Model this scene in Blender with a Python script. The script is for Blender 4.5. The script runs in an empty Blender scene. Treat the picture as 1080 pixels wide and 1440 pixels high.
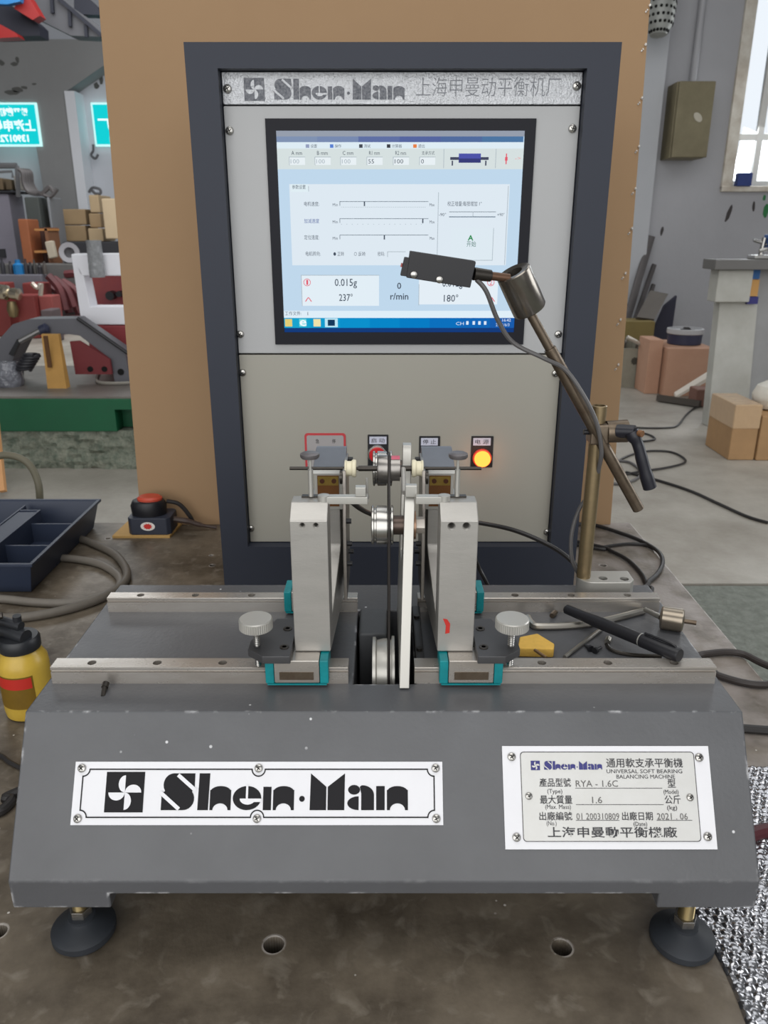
import bpy, bmesh, math, random
from mathutils import Vector, Matrix
random.seed(7)
PI = math.pi
scn = bpy.context.scene
COL = scn.collection

# ------------------------------------------------------------------ camera
CAMH, FPX, PITCH = 0.623, 1100.0, math.radians(19.75)
cam_d = bpy.data.cameras.new('camera')
cam_d.sensor_fit = 'VERTICAL'; cam_d.sensor_height = 36.0; cam_d.sensor_width = 27.0
cam_d.lens = 36.0 * FPX / 1440.0
cam_d.clip_start = 0.02; cam_d.clip_end = 100
cam_d.dof.use_dof = True; cam_d.dof.focus_distance = 0.85; cam_d.dof.aperture_fstop = 14.0
cam = bpy.data.objects.new('camera', cam_d); COL.objects.link(cam)
cam.location = (0, 0, CAMH); cam.rotation_euler = (PI/2 - PITCH, 0, 0)
scn.camera = cam

# ------------------------------------------------------------------ world, lights, exposure
w = bpy.data.worlds.new('overcast'); scn.world = w; w.use_nodes = True
w.node_tree.nodes['Background'].inputs[0].default_value = (0.96, 0.98, 1.0, 1)
w.node_tree.nodes['Background'].inputs[1].default_value = 1.3
def area(name, loc, target, sx, sy, power, col=(1, 1, 1)):
    d = bpy.data.lights.new(name, 'AREA'); d.shape = 'RECTANGLE'; d.size = sx; d.size_y = sy
    d.energy = power; d.color = col
    o = bpy.data.objects.new(name, d); COL.objects.link(o); o.location = loc
    o.rotation_euler = (Vector(target) - Vector(loc)).to_track_quat('-Z', 'Y').to_euler()
    return o
area('door_daylight', (-0.6, -3.4, 1.6), (0.0, 1.0, 0.2), 6.0, 3.6, 150, (1.0, 0.985, 0.96))
area('side_window_daylight', (5.3, 2.6, 1.5), (0.3, 1.0, 0.1), 3.2, 2.0, 90, (0.95, 0.98, 1.0))
area('back_window_daylight', (4.1, 8.12, 1.9), (3.2, 3.0, -0.6), 1.3, 1.9, 60, (0.95, 0.98, 1.0))
area('far_bay_fill', (-3.0, 9.5, 4.0), (-3.4, 10.0, 0.0), 5.0, 5.0, 380, (0.97, 0.99, 1.0))  # added fill under the closed roof, lightens the far left bay
area('mid_bay_fill', (1.5, 3.6, 4.0), (1.5, 3.6, 0.0), 4.0, 3.0, 80, (0.97, 0.99, 1.0))  # another added fill, brightens the area beyond the bench
area('skylight_daylight_overhead', (-0.4, 0.2, 4.4), (0.0, 0.9, 0.0), 4.5, 2.6, 130, (1.0, 0.99, 0.97))
scn.view_settings.view_transform = 'Standard'; scn.view_settings.look = 'None'
scn.view_settings.exposure = -0.4; scn.view_settings.gamma = 1.0
scn.view_settings.use_curve_mapping = False

# ------------------------------------------------------------------ pixel helpers (1080x1440 frame)
FWD = Vector((0, math.cos(PITCH), -math.sin(PITCH))); UP = Vector((0, math.sin(PITCH), math.cos(PITCH)))
C0 = Vector((0, 0, CAMH))
def ray(u, v):
    return FWD * FPX + Vector((1, 0, 0)) * (u - 540) + UP * (720 - v)
def P(u, v, Y=None, Z=None):
    r = ray(u, v)
    t = Y / r.y if Y is not None else (Z - CAMH) / r.z
    return C0 + r * t
class Frame:
    def __init__(s, o, ux, uy):
        s.o = Vector(o); s.ux = Vector(ux).normalized(); s.uy = Vector(uy).normalized(); s.n = s.ux.cross(s.uy)
    def p(s, x, y, h=0): return s.o + s.ux*x + s.uy*y + s.n*h
    def uv(s, u, v):
        r = ray(u, v); t = (s.o - C0).dot(s.n) / r.dot(s.n); q = C0 + r*t - s.o
        return q.dot(s.ux), q.dot(s.uy)
    def m(s):
        a = Matrix.Identity(4)
        for i in range(3):
            a[i][0] = s.ux[i]; a[i][1] = s.uy[i]; a[i][2] = s.n[i]; a[i][3] = s.o[i]
        return a

# ------------------------------------------------------------------ materials
def lin(c):
    return tuple((x/255/12.92 if x/255 <= 0.04045 else ((x/255+0.055)/1.055)**2.4) for x in c)
MATS = {}
def mat(name, rgb, rough=0.5, metal=0.0, var=0.0, vscale=20, rgb2=None, bump=0.0, bscale=200, emit=0.0, spec=0.5,
        stretch=None, alpha=1.0, trans=0.0, coat=0.0, rvar=0.0, ior=1.45):
    if name in MATS: return MATS[name]
    m = bpy.data.materials.new(name); m.use_nodes = True; nt = m.node_tree; N = nt.nodes; L = nt.links
    b = N['Principled BSDF']; c = lin(rgb)
    b.inputs['Base Color'].default_value = (*c, 1); b.inputs['Roughness'].default_value = rough
    b.inputs['Metallic'].default_value = metal; b.inputs['Specular IOR Level'].default_value = spec
    b.inputs['Transmission Weight'].default_value = trans; b.inputs['IOR'].default_value = ior
    b.inputs['Alpha'].default_value = alpha; b.inputs['Coat Weight'].default_value = coat
    if emit > 0:
        b.inputs['Emission Color'].default_value = (*c, 1); b.inputs['Emission Strength'].default_value = emit
    if var > 0 or bump > 0 or rvar > 0:
        tc = N.new('ShaderNodeTexCoord'); mp = N.new('ShaderNodeMapping'); L.new(tc.outputs['Object'], mp.inputs[0])
        if stretch: mp.inputs['Scale'].default_value = stretch
    if var > 0 or rvar > 0:
        n = N.new('ShaderNodeTexNoise'); n.inputs['Scale'].default_value = vscale; n.inputs['Detail'].default_value = 6
        n.inputs['Roughness'].default_value = 0.65
        L.new(mp.outputs[0], n.inputs['Vector'])
        rp = N.new('ShaderNodeValToRGB'); rp.color_ramp.elements[0].position = 0.3; rp.color_ramp.elements[1].position = 0.72
        L.new(n.outputs['Fac'], rp.inputs[0])
    if var > 0:
        mx = N.new('ShaderNodeMix'); mx.data_type = 'RGBA'
        c2 = lin(rgb2) if rgb2 else tuple(x*0.55 for x in c)
        mul = N.new('ShaderNodeMath'); mul.operation = 'MULTIPLY'; mul.inputs[1].default_value = var
        L.new(rp.outputs[0], mul.inputs[0]); L.new(mul.outputs[0], mx.inputs[0])
        mx.inputs[6].default_value = (*c, 1); mx.inputs[7].default_value = (*c2, 1)
        L.new(mx.outputs[2], b.inputs['Base Color'])
    if rvar > 0:
        mr = N.new('ShaderNodeMapRange'); mr.inputs[3].default_value = max(0.03, rough-rvar); mr.inputs[4].default_value = min(1, rough+rvar)
        L.new(n.outputs['Fac'], mr.inputs[0]); L.new(mr.outputs[0], b.inputs['Roughness'])
    if bump > 0:
        n2 = N.new('ShaderNodeTexNoise'); n2.inputs['Scale'].default_value = bscale; n2.inputs['Detail'].default_value = 3
        L.new(mp.outputs[0], n2.inputs['Vector'])
        bp = N.new('ShaderNodeBump'); bp.inputs['Strength'].default_value = bump; bp.inputs['Distance'].default_value = 0.002 if bscale >= 60 else 0.02
        L.new(n2.outputs['Fac'], bp.inputs['Height']); L.new(bp.outputs[0], b.inputs['Normal'])
    MATS[name] = m
    return m
def emis(name, rgb, s=1.0):
    if name in MATS: return MATS[name]
    m = bpy.data.materials.new(name); m.use_nodes = True; nt = m.node_tree
    nt.nodes.remove(nt.nodes['Principled BSDF']); e = nt.nodes.new('ShaderNodeEmission')
    e.inputs[0].default_value = (*lin(rgb), 1); e.inputs[1].default_value = s
    nt.links.new(e.outputs[0], nt.nodes['Material Output'].inputs[0]); MATS[name] = m
    return m

def oily_table():
    """cast plate: oily dark brown near the machine with grey mottling, three noise layers"""
    m = mat('oily_cast_plate', (122, 112, 98), 0.42, var=1.0, vscale=8, rgb2=(56, 48, 39), bump=0.25, bscale=120, rvar=0.2, spec=0.35)
    nt = m.node_tree; N = nt.nodes; L = nt.links
    b = N['Principled BSDF']; src = b.inputs['Base Color'].links[0].from_socket
    tc = N.new('ShaderNodeTexCoord')
    n = N.new('ShaderNodeTexNoise'); n.inputs['Scale'].default_value = 38; n.inputs['Detail'].default_value = 8
    n.inputs['Distortion'].default_value = 0.6
    L.new(tc.outputs['Object'], n.inputs['Vector'])
    r = N.new('ShaderNodeValToRGB'); r.color_ramp.elements[0].position = 0.55; r.color_ramp.elements[1].position = 0.75
    L.new(n.outputs['Fac'], r.inputs[0])
    mul = N.new('ShaderNodeMath'); mul.operation = 'MULTIPLY'; mul.inputs[1].default_value = 0.6; L.new(r.outputs[0], mul.inputs[0])
    mx = N.new('ShaderNodeMix'); mx.data_type = 'RGBA'; L.new(mul.outputs[0], mx.inputs[0]); L.new(src, mx.inputs[6])
    mx.inputs[7].default_value = (*lin((142, 134, 122)), 1)
    # patchy light grey, growing stronger towards the right hand edge
    L.new(mx.outputs[2], b.inputs['Base Color'])
    sp = N.new('ShaderNodeSeparateXYZ'); L.new(tc.outputs['Object'], sp.inputs[0])
    mr = N.new('ShaderNodeMapRange'); mr.inputs[1].default_value = 0.22; mr.inputs[2].default_value = 0.48; L.new(sp.outputs[0], mr.inputs[0])
    n3 = N.new('ShaderNodeTexNoise'); n3.inputs['Scale'].default_value = 11; n3.inputs['Detail'].default_value = 8; L.new(tc.outputs['Object'], n3.inputs['Vector'])
    r3 = N.new('ShaderNodeValToRGB'); r3.color_ramp.elements[0].position = 0.36; r3.color_ramp.elements[1].position = 0.6; L.new(n3.outputs['Fac'], r3.inputs[0])
    m3 = N.new('ShaderNodeMath'); m3.operation = 'MULTIPLY'; L.new(mr.outputs[0], m3.inputs[0]); L.new(r3.outputs[0], m3.inputs[1])
    m4 = N.new('ShaderNodeMath'); m4.operation = 'MULTIPLY'; m4.inputs[1].default_value = 0.8; L.new(m3.outputs[0], m4.inputs[0])
    mx2 = N.new('ShaderNodeMix'); mx2.data_type = 'RGBA'; L.new(m4.outputs[0], mx2.inputs[0]); L.new(mx.outputs[2], mx2.inputs[6])
    mx2.inputs[7].default_value = (*lin((158, 150, 145)), 1)
    L.new(mx2.outputs[2], b.inputs['Base Color'])
    return m

SLATE = mat('slate_grey_paint', (88, 89, 92), 0.36, var=0.4, vscale=9, rgb2=(72, 72, 74), bump=0.12, bscale=260, rvar=0.12, spec=0.5)
CABBLUE = mat('dark_blue_grey_paint', (48, 52, 63), 0.5, var=0.15, vscale=5, bump=0.05, bscale=400, spec=0.35)
PANEL = mat('light_grey_panel', (172, 173, 174), 0.45, var=0.12, vscale=6, rgb2=(150, 150, 150))
PANELW = mat('warm_grey_panel', (158, 155, 145), 0.5, var=0.12, vscale=5, rgb2=(146, 143, 133))
HEADER = mat('crinkled_silver_plate', (204, 206, 210), 0.3, 0.5, var=0.25, vscale=260, rgb2=(150, 152, 156), bump=0.9, bscale=420)
BEZEL = mat('black_bezel', (22, 23, 31), 0.45, spec=0.22)
ALU = mat('milled_aluminium', (178, 175, 170), 0.40, 0.55, var=0.45, vscale=14, rgb2=(146, 144, 140), bump=0.06, bscale=300, stretch=(1, 1, 4))
ALUB = mat('bright_aluminium', (184, 182, 176), 0.38, 0.6, var=0.2, vscale=30, rgb2=(180, 178, 172))
STEEL = mat('ground_steel_rail', (200, 196, 190), 0.27, 0.7, var=0.55, vscale=24, rgb2=(128, 112, 96), stretch=(0.25, 1, 1), rvar=0.12)
RUSTY = mat('tarnished_steel', (118, 106, 92), 0.4, 0.8, var=0.7, vscale=60, rgb2=(78, 62, 48), rvar=0.12)
TANPIPE = mat('tan_oxidised_pipe', (150, 132, 100), 0.36, 0.75, var=0.6, vscale=45, rgb2=(112, 98, 76), rvar=0.12)
CHROME = mat('polished_steel', (176, 174, 170), 0.24, 0.95)
DARKSTEEL = mat('dark_steel', (72, 68, 64), 0.35, 0.8, var=0.4, vscale=60)
DARKPLATE = mat('dark_grey_plate', (78, 78, 80), 0.4, 0.35, var=0.3, vscale=20)
BLACK = mat('black_plastic', (26, 26, 30), 0.42)
RUBBER = mat('black_rubber', (40, 43, 48), 0.6, var=0.3, vscale=40, rgb2=(60, 66, 74))
TEAL = mat('teal_plastic', (16, 138, 144), 0.4, var=0.5, vscale=90, rgb2=(10, 92, 100))
IVORY = mat('ivory_nylon', (226, 218, 190), 0.45)
WHITEPLATE = mat('white_plate', (226, 226, 230), 0.35, var=0.08, vscale=30)
SILVERPLATE = mat('silver_plate', (196, 196, 194), 0.4, 0.35, var=0.3, vscale=25, rgb2=(170, 168, 160))
INK = mat('black_print', (22, 21, 25), 0.55, spec=0.25)
INKBLUE = mat('blue_print', (52, 52, 120), 0.5)
INKWHITE = mat('white_print', (222, 222, 228), 0.4)
HOLE = mat('dark_hole', (12, 11, 10), 0.9)
YELLOW = mat('yellow_foam', (222, 178, 84), 0.85, var=0.3, vscale=120, bump=0.3, bscale=300)
CARD = mat('kraft_cardboard', (158, 130, 100), 0.85, var=0.3, vscale=3, rgb2=(143, 114, 86), bump=0.05, bscale=90, spec=0.2)
CABLE = mat('black_cable', (40, 38, 38), 0.45)
GREYCABLE = mat('grey_cable', (88, 86, 86), 0.45)
HOSE = mat('grey_rubber_hose', (104, 98, 90), 0.55, var=0.4, vscale=40)
TABLE = oily_table()
def edge_wear(m, rgb, thresh=0.985, scale=55, lo=0.54, hi=0.66):
    nt = m.node_tree; N = nt.nodes; L = nt.links; b = N['Principled BSDF']; src = b.inputs['Base Color'].links[0].from_socket
    bv = N.new('ShaderNodeBevel'); bv.samples = 4; bv.inputs['Radius'].default_value = 0.0035
    ge = N.new('ShaderNodeNewGeometry'); dt = N.new('ShaderNodeVectorMath'); dt.operation = 'DOT_PRODUCT'
    L.new(bv.outputs[0], dt.inputs[0]); L.new(ge.outputs['True Normal'], dt.inputs[1])
    mr = N.new('ShaderNodeMapRange'); mr.inputs[1].default_value = 0.998; mr.inputs[2].default_value = 0.95; L.new(dt.outputs['Value'], mr.inputs[0])
    tc = N.new('ShaderNodeTexCoord'); n = N.new('ShaderNodeTexNoise'); n.inputs['Scale'].default_value = scale; n.inputs['Detail'].default_value = 5
    L.new(tc.outputs['Object'], n.inputs['Vector'])
    r = N.new('ShaderNodeMapRange'); r.inputs[1].default_value = lo; r.inputs[2].default_value = hi; L.new(n.outputs['Fac'], r.inputs[0])
    mu = N.new('ShaderNodeMath'); mu.operation = 'MULTIPLY'; L.new(mr.outputs[0], mu.inputs[0]); L.new(r.outputs[0], mu.inputs[1])
    # loose pale specks all over
    v = N.new('ShaderNodeTexVoronoi'); v.inputs['Scale'].default_value = 46; L.new(tc.outputs['Object'], v.inputs['Vector'])
    vm = N.new('ShaderNodeMapRange'); vm.inputs[1].default_value = 0.075; vm.inputs[2].default_value = 0.045; L.new(v.outputs['Distance'], vm.inputs[0])
    n2 = N.new('ShaderNodeTexNoise'); n2.inputs['Scale'].default_value = 9; L.new(tc.outputs['Object'], n2.inputs['Vector'])
    n2m = N.new('ShaderNodeMapRange'); n2m.inputs[1].default_value = 0.53; n2m.inputs[2].default_value = 0.58; L.new(n2.outputs['Fac'], n2m.inputs[0])
    m2 = N.new('ShaderNodeMath'); m2.operation = 'MULTIPLY'; L.new(vm.outputs[0], m2.inputs[0]); L.new(n2m.outputs[0], m2.inputs[1])
    mx0 = N.new('ShaderNodeMath'); mx0.operation = 'MAXIMUM'; L.new(mu.outputs[0], mx0.inputs[0]); L.new(m2.outputs[0], mx0.inputs[1])
    mx = N.new('ShaderNodeMix'); mx.data_type = 'RGBA'; L.new(mx0.outputs[0], mx.inputs[0]); L.new(src, mx.inputs[6]); mx.inputs[7].default_value = (*lin(rgb), 1)
    L.new(mx.outputs[2], b.inputs['Base Color'])
edge_wear(SLATE, (206, 206, 208))
edge_wear(TABLE, (196, 190, 184), lo=0.40, hi=0.5)

# ------------------------------------------------------------------ mesh builder
class MB:
    def __init__(s): s.v = []; s.f = []
    def add(s, vs, fs):
        o = len(s.v); s.v += [tuple(x) for x in vs]; s.f += [tuple(i+o for i in f) for f in fs]; return s
    def box(s, x0, x1, y0, y1, z0, z1, M=None):
        vs = [Vector(p) for p in ((x0,y0,z0),(x1,y0,z0),(x1,y1,z0),(x0,y1,z0),(x0,y0,z1),(x1,y0,z1),(x1,y1,z1),(x0,y1,z1))]
        if M is not None: vs = [M @ q for q in vs]
        return s.add(vs, [(0,3,2,1),(4,5,6,7),(0,1,5,4),(1,2,6,5),(2,3,7,6),(3,0,4,7)])
    def prism(s, poly, fr, h0, h1):
        """polygon (ccw in frame) extruded along the frame normal from h0 to h1"""
        n = len(poly)
        vs = [fr.p(x, y, h0) for x, y in poly] + [fr.p(x, y, h1) for x, y in poly]
        fs = [tuple(range(n-1, -1, -1)), tuple(range(n, 2*n))] + [(i, (i+1) % n, n+(i+1) % n, n+i) for i in range(n)]
        return s.add(vs, fs)
    def flat(s, poly, fr, h):
        return s.add([fr.p(x, y, h) for x, y in poly], [tuple(range(len(poly)))])
    def rect(s, fr, x0, y0, x1, y1, h):
        return s.flat([(x0,y0),(x1,y0),(x1,y1),(x0,y1)], fr, h)
    def cyl(s, a, b, r0, r1=None, n=20, cap=True):
        a = Vector(a); b = Vector(b); r1 = r0 if r1 is None else r1
        d = (b-a).normalized(); u = d.orthogonal().normalized(); w = d.cross(u)
        vs = [a + (u*math.cos(t)+w*math.sin(t))*r0 for t in (2*PI*i/n for i in range(n))]
        vs += [b + (u*math.cos(t)+w*math.sin(t))*r1 for t in (2*PI*i/n for i in range(n))]
        fs = [(i, (i+1) % n, n+(i+1) % n, n+i) for i in range(n)]
        if cap: fs += [tuple(range(n-1, -1, -1)), tuple(range(n, 2*n))]
        return s.add(vs, fs)
    def lathe(s, prof, o, d, n=24, sx=1.0, sy=1.0, u=None):
        """prof: [(r, h)...] revolved about o + d"""
        o = Vector(o); d = Vector(d).normalized(); u = Vector(u).normalized() if u is not None else d.orthogonal().normalized(); w = d.cross(u)
        vs = []; fs = []
        for r, h in prof:
            for i in range(n):
                t = 2*PI*i/n; vs.append(o + d*h + u*(math.cos(t)*r*sx) + w*(math.sin(t)*r*sy))
        k = len(prof)
        for j in range(k-1):
            for i in range(n): fs.append((j*n+i, j*n+(i+1) % n, (j+1)*n+(i+1) % n, (j+1)*n+i))
        if prof[0][0] > 1e-6: fs.append(tuple(range(n-1, -1, -1)))
        if prof[-1][0] > 1e-6: fs.append(tuple((k-1)*n+i for i in range(n)))
        return s.add(vs, fs)
    def tube(s, pts, r, n=8, sub=6, closed=False):
        pts = [Vector(p) for p in pts]
        if sub > 1 and len(pts) > 2:
            q = []; m = len(pts); rng = range(m if closed else m-1)
            for i in rng:
                p0 = pts[i-1] if (i > 0 or closed) else pts[0]; p1 = pts[i]; p2 = pts[(i+1) % m]
                p3 = pts[(i+2) % m] if (closed or i+2 < m) else pts[-1]
                for k in range(sub):
                    t = k/sub
                    q.append(0.5*((2*p1)+(p2-p0)*t+(2*p0-5*p1+4*p2-p3)*t*t+(3*p1-p0-3*p2+p3)*t**3))
            if not closed: q.append(pts[-1])
            pts = q
        m = len(pts); vs = []; fs = []; u = None
        for i, p in enumerate(pts):
            a = pts[i-1] if (i > 0 or closed) else p; b = pts[(i+1) % m] if (i+1 < m or closed) else p
            d = (b-a).normalized()
            if u is None: u = d.orthogonal().normalized()
            u = (u - d*u.dot(d)).normalized(); w_ = d.cross(u)
            rr = r[i*len(r)//m] if isinstance(r, (list, tuple)) else r
            vs += [p + (u*math.cos(2*PI*k/n)+w_*math.sin(2*PI*k/n))*rr for k in range(n)]
        for i in range(m if closed else m-1):
            j = (i+1) % m
            fs += [(i*n+k, i*n+(k+1) % n, j*n+(k+1) % n, j*n+k) for k in range(n)]
        if not closed: fs += [tuple(range(n-1, -1, -1)), tuple((m-1)*n+k for k in range(n))]
        return s.add(vs, fs)
    def text(s, string, fr, x, y, size, h=0.0005, align='LEFT', sx=1.0, bold=0.0, mirror=False):
        cu = bpy.data.curves.new('t', 'FONT'); cu.body = string; cu.size = size; cu.align_x = align; cu.resolution_u = 2; cu.offset = bold
        cu.fill_mode = 'FRONT'
        o = bpy.data.objects.new('t', cu); COL.objects.link(o)
        dg = bpy.context.evaluated_depsgraph_get(); me = bpy.data.meshes.new_from_object(o.evaluated_get(dg))
        k = -1 if mirror else 1
        vs = [fr.p(x + q.co.x*sx*k, y + q.co.y, h) for q in me.vertices]
        fs = [tuple(p.vertices) for p in me.polygons]
        s.add(vs, fs)
        bpy.data.objects.remove(o); bpy.data.curves.remove(cu); bpy.data.meshes.remove(me)
        return s
    def mesh(s, name, bevel=0.0, seg=2, angle=35, smooth=True, fix=True):
        me = bpy.data.meshes.new(name); me.from_pydata(s.v, [], s.f)
        bm = bmesh.new(); bm.from_mesh(me)
        if fix: bmesh.ops.recalc_face_normals(bm, faces=bm.faces)
        if bevel > 0:
            ed = [e for e in bm.edges if len(e.link_faces) == 2 and e.calc_face_angle(0) > math.radians(30)]
            bmesh.ops.bevel(bm, geom=ed, offset=bevel, segments=seg, affect='EDGES', profile=0.5, clamp_overlap=True)
        bm.to_mesh(me); bm.free()
        if smooth:
            for p in me.polygons: p.use_smooth = True
            me.set_sharp_from_angle(angle=math.radians(angle))
        return me
    def build(s, name, material, parent=None, bevel=0.0, seg=2, label=None, smooth=True, fix=True):
        o = link(name, s.mesh(name, bevel, seg, smooth=smooth, fix=fix), material, parent, label)
        if bevel > 0: wnorm(o)
        return o
def wnorm(o):
    md = o.modifiers.new('weighted_normal', 'WEIGHTED_NORMAL'); md.keep_sharp = True; md.weight = 80
def link(name, me, material, parent=None, label=None):
    o = bpy.data.objects.new(name, me); COL.objects.link(o)
    if material is not None:
        if len(me.materials) == 0: me.materials.append(material)
    if parent is not None:
        o.parent = parent
        if parent.type == 'EMPTY': o.matrix_parent_inverse = Matrix.Translation(parent.location).inverted()
    if label: o['label'] = label
    return o
def cut(o, cutter, op='DIFFERENCE'):
    """boolean difference with a cutter builder"""
    had = len(o.modifiers) > 0; o.modifiers.clear()
    me = cutter.mesh('cut', smooth=False); c = bpy.data.objects.new('cut', me); COL.objects.link(c)
    md = o.modifiers.new('b', 'BOOLEAN'); md.object = c; md.operation = op; md.solver = 'EXACT'
    dg = bpy.context.evaluated_depsgraph_get(); dg.update()
    nm = bpy.data.meshes.new_from_object(o.evaluated_get(dg)); o.modifiers.clear()
    old = o.data; o.data = nm; nm.name = o.name
    for p in nm.polygons: p.use_smooth = True
    nm.set_sharp_from_angle(angle=math.radians(35))
    bpy.data.objects.remove(c); bpy.data.meshes.remove(me); bpy.data.meshes.remove(old)
    if had: wnorm(o)
    return o
def thing(name, label, cat, loc, group=None):
    o = bpy.data.objects.new(name, None); COL.objects.link(o); o.location = loc; o.empty_display_size = 0.05
    o['label'] = label; o['category'] = cat
    if group: o['group'] = group
    return o
def tag(o, label, cat, group=None):
    o['label'] = label; o['category'] = cat
    if group: o['group'] = group
    return o
def struct(o): o['kind'] = 'structure'; return o
def arc(cx, cy, rx, ry, a0, a1, n=12):
    return [(cx+rx*math.cos(math.radians(a0+(a1-a0)*i/n)), cy+ry*math.sin(math.radians(a0+(a1-a0)*i/n))) for i in range(n+1)]
def rrect(x0, y0, x1, y1, r, n=5):
    return arc(x1-r, y0+r, r, r, -90, 0, n)+arc(x1-r, y1-r, r, r, 0, 90, n)+arc(x0+r, y1-r, r, r, 90, 180, n)+arc(x0+r, y0+r, r, r, 180, 270, n)
def YZ(x): return Frame((x, 0, 0), (0, 1, 0), (0, 0, 1))       # normal +x
def XZ(y): return Frame((0, y, 0), (1, 0, 0), (0, 0, 1))       # normal -y
def XY(z): return Frame((0, 0, z), (1, 0, 0), (0, 1, 0))       # normal +z
def screw_mesh(r=0.004, h=0.0028):
    """pan head with a cross recess, axis +z at the origin"""
    b = MB(); b.lathe([(r, 0), (r, h*0.35), (r*0.85, h*0.75), (r*0.5, h), (0, h*1.02)], (0, 0, 0), (0, 0, 1), 14)
    return b.mesh('screw')
def cross_mesh(r=0.004, h=0.0028):
    b = MB(); b.box(-r*0.5, r*0.5, -r*0.11, r*0.11, h*0.9, h*1.12); b.box(-r*0.11, r*0.11, -r*0.5, r*0.5, h*0.9, h*1.12)
    return b.mesh('screw_recess')
SCREW, CROSS = screw_mesh(), cross_mesh()
SCREW.materials.append(CHROME); CROSS.materials.append(HOLE)
def screw(fr, x, y, h, parent, s=1.0, rot=0.4, deep=True):
    M = Matrix.Translation(fr.o*0) @ fr.m() @ Matrix.Translation((x, y, h)) @ Matrix.Rotation(rot+random.random(), 4, 'Z') @ Matrix.Scale(s, 4)
    o = bpy.data.objects.new('screw', SCREW); COL.objects.link(o); o.parent = parent
    if parent.type == 'EMPTY': o.matrix_parent_inverse = Matrix.Translation(parent.location).inverted()
    o.matrix_basis = M
    if deep:
        c = bpy.data.objects.new('screw_recess', CROSS); COL.objects.link(c); c.parent = o
    return o

# ================================================================== THE SETTING
FZ = -0.65
CONC = mat('grey_concrete_floor', (172, 167, 158), 0.5, var=0.75, vscale=2.2, rgb2=(122, 115, 104), bump=0.15, bscale=40, rvar=0.15)
WALLG = mat('grey_plaster_wall', (172, 172, 176), 0.8, var=0.35, vscale=1.3, rgb2=(148, 148, 152), bump=0.1, bscale=20)
WALLD = mat('dingy_concrete', (150, 150, 150), 0.85, var=0.4, vscale=1.1, rgb2=(128, 128, 130), bump=0.1, bscale=15)
WALLW = mat('white_painted_wall', (205, 208, 215), 0.8, var=0.35, vscale=1.0, rgb2=(172, 174, 180))
ROOFM = mat('roof_sheet', (120, 122, 124), 0.8, var=0.3, vscale=1)
struct(MB().box(-12, 7, 2.735, 15.5, FZ-0.1, FZ).build('floor', CONC))
OLDC = mat('old_green_grey_concrete', (128, 132, 124), 0.7, var=0.9, vscale=26, rgb2=(92, 96, 88), bump=0.5, bscale=50)
struct(MB().box(-12, 7, -4, 2.72, FZ-0.1, FZ-0.004).build('floor', OLDC))
struct(MB().box(-12, 7, 2.70, 2.75, FZ-0.12, FZ-0.03).build('trim_4', mat('joint_dirt', (60, 52, 44), 0.9)))
# back wall on the right with a window opening
b = MB()
WX0, WX1 = P(1030, 200, Y=8.2).x, 4.9; WZ0, WZ1 = P(1022, 262, Y=8.2).z, 3.1
b.box(2.55, WX0, 8.2, 8.45, FZ, 4.2); b.box(WX1, 7, 8.2, 8.45, FZ, 4.2)
b.box(WX0, WX1, 8.2, 8.45, FZ, WZ0); b.box(WX0, WX1, 8.2, 8.45, WZ1, 4.2)
struct(b.build('wall_back', WALLG))
struct(MB().box(2.35, P(921, 250, Y=8.06).x, 8.06, 8.2, FZ, 4.2).build('trim_1', mat('pale_pilaster', (186, 188, 192), 0.8, var=0.3, vscale=2, rgb2=(165, 168, 174)), bevel=0.01))
struct(MB().box(-12, 2.6, 15.0, 15.3, FZ, 4.6).build('wall_far', WALLW))
struct(MB().box(2.55, 2.7, 8.45, 15.0, FZ, 4.4).build('wall_return', WALLG))
b = MB()
b.box(6.6, 6.8, -4, 1.0, FZ, 4.2); b.box(6.6, 6.8, 4.2, 8.2, FZ, 4.2); b.box(6.6, 6.8, 1.0, 4.2, FZ, 0.45); b.box(6.6, 6.8, 1.0, 4.2, 2.6, 4.2)
struct(b.build('wall_right', WALLG))
struct(MB().box(-12.2, -12, -4, 15.3, FZ, 4.6).build('wall_left', WALLG))
struct(MB().box(-12.2, 7, -4, 15.3, 4.6, 4.7).build('ceiling', ROOFM))
# window: frame bars, reveal, glass
wf = MB()
wn = bpy.data.objects.new('window_1', None); COL.objects.link(wn); wn.location = (5.0, 8.3, WZ0); wn['kind'] = 'structure'
REVEAL = mat('grimy_reveal', (224, 220, 210), 0.7, var=0.7, vscale=5, rgb2=(150, 130, 108))
b = MB(); b.box(WX0-0.06, WX0+0.05, 8.17, 8.46, WZ0-0.03, WZ1); b.box(WX0-0.06, WX1, 8.15, 8.46, WZ0-0.05, WZ0); b.build('window_surround', REVEAL, wn, bevel=0.008)
WFR = mat('white_window_frame', (215, 215, 212), 0.4)
b = MB()
for x in (WX0+0.05, WX0+0.3, WX0+0.85, WX1-0.06): b.box(x, x+0.06, 8.36, 8.42, WZ0, WZ1)
for z in (WZ0, WZ0+0.42, WZ1-0.06): b.box(WX0+0.05, WX1, 8.365, 8.415, z, z+0.06)
b.build('window_frame', WFR, wn, bevel=0.006)
GLASS = mat('window_glass', (245, 250, 255), 0.02, trans=1.0, ior=1.02)
MB().box(WX0+0.05, WX1, 8.388, 8.394, WZ0, WZ1).build('pane', GLASS, wn)
q0, q1 = P(1035, 262, Y=8.14), P(1058, 246, Y=8.14)
MB().box(q0.x, q1.x, 8.12, 8.2, q0.z, q1.z+0.02).build('blue_paint_patch', mat('blue_paint', (48, 66, 128), 0.6, var=0.4, vscale=30), wn, bevel=0.01, label='blue paint smear on the window sill')
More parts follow.
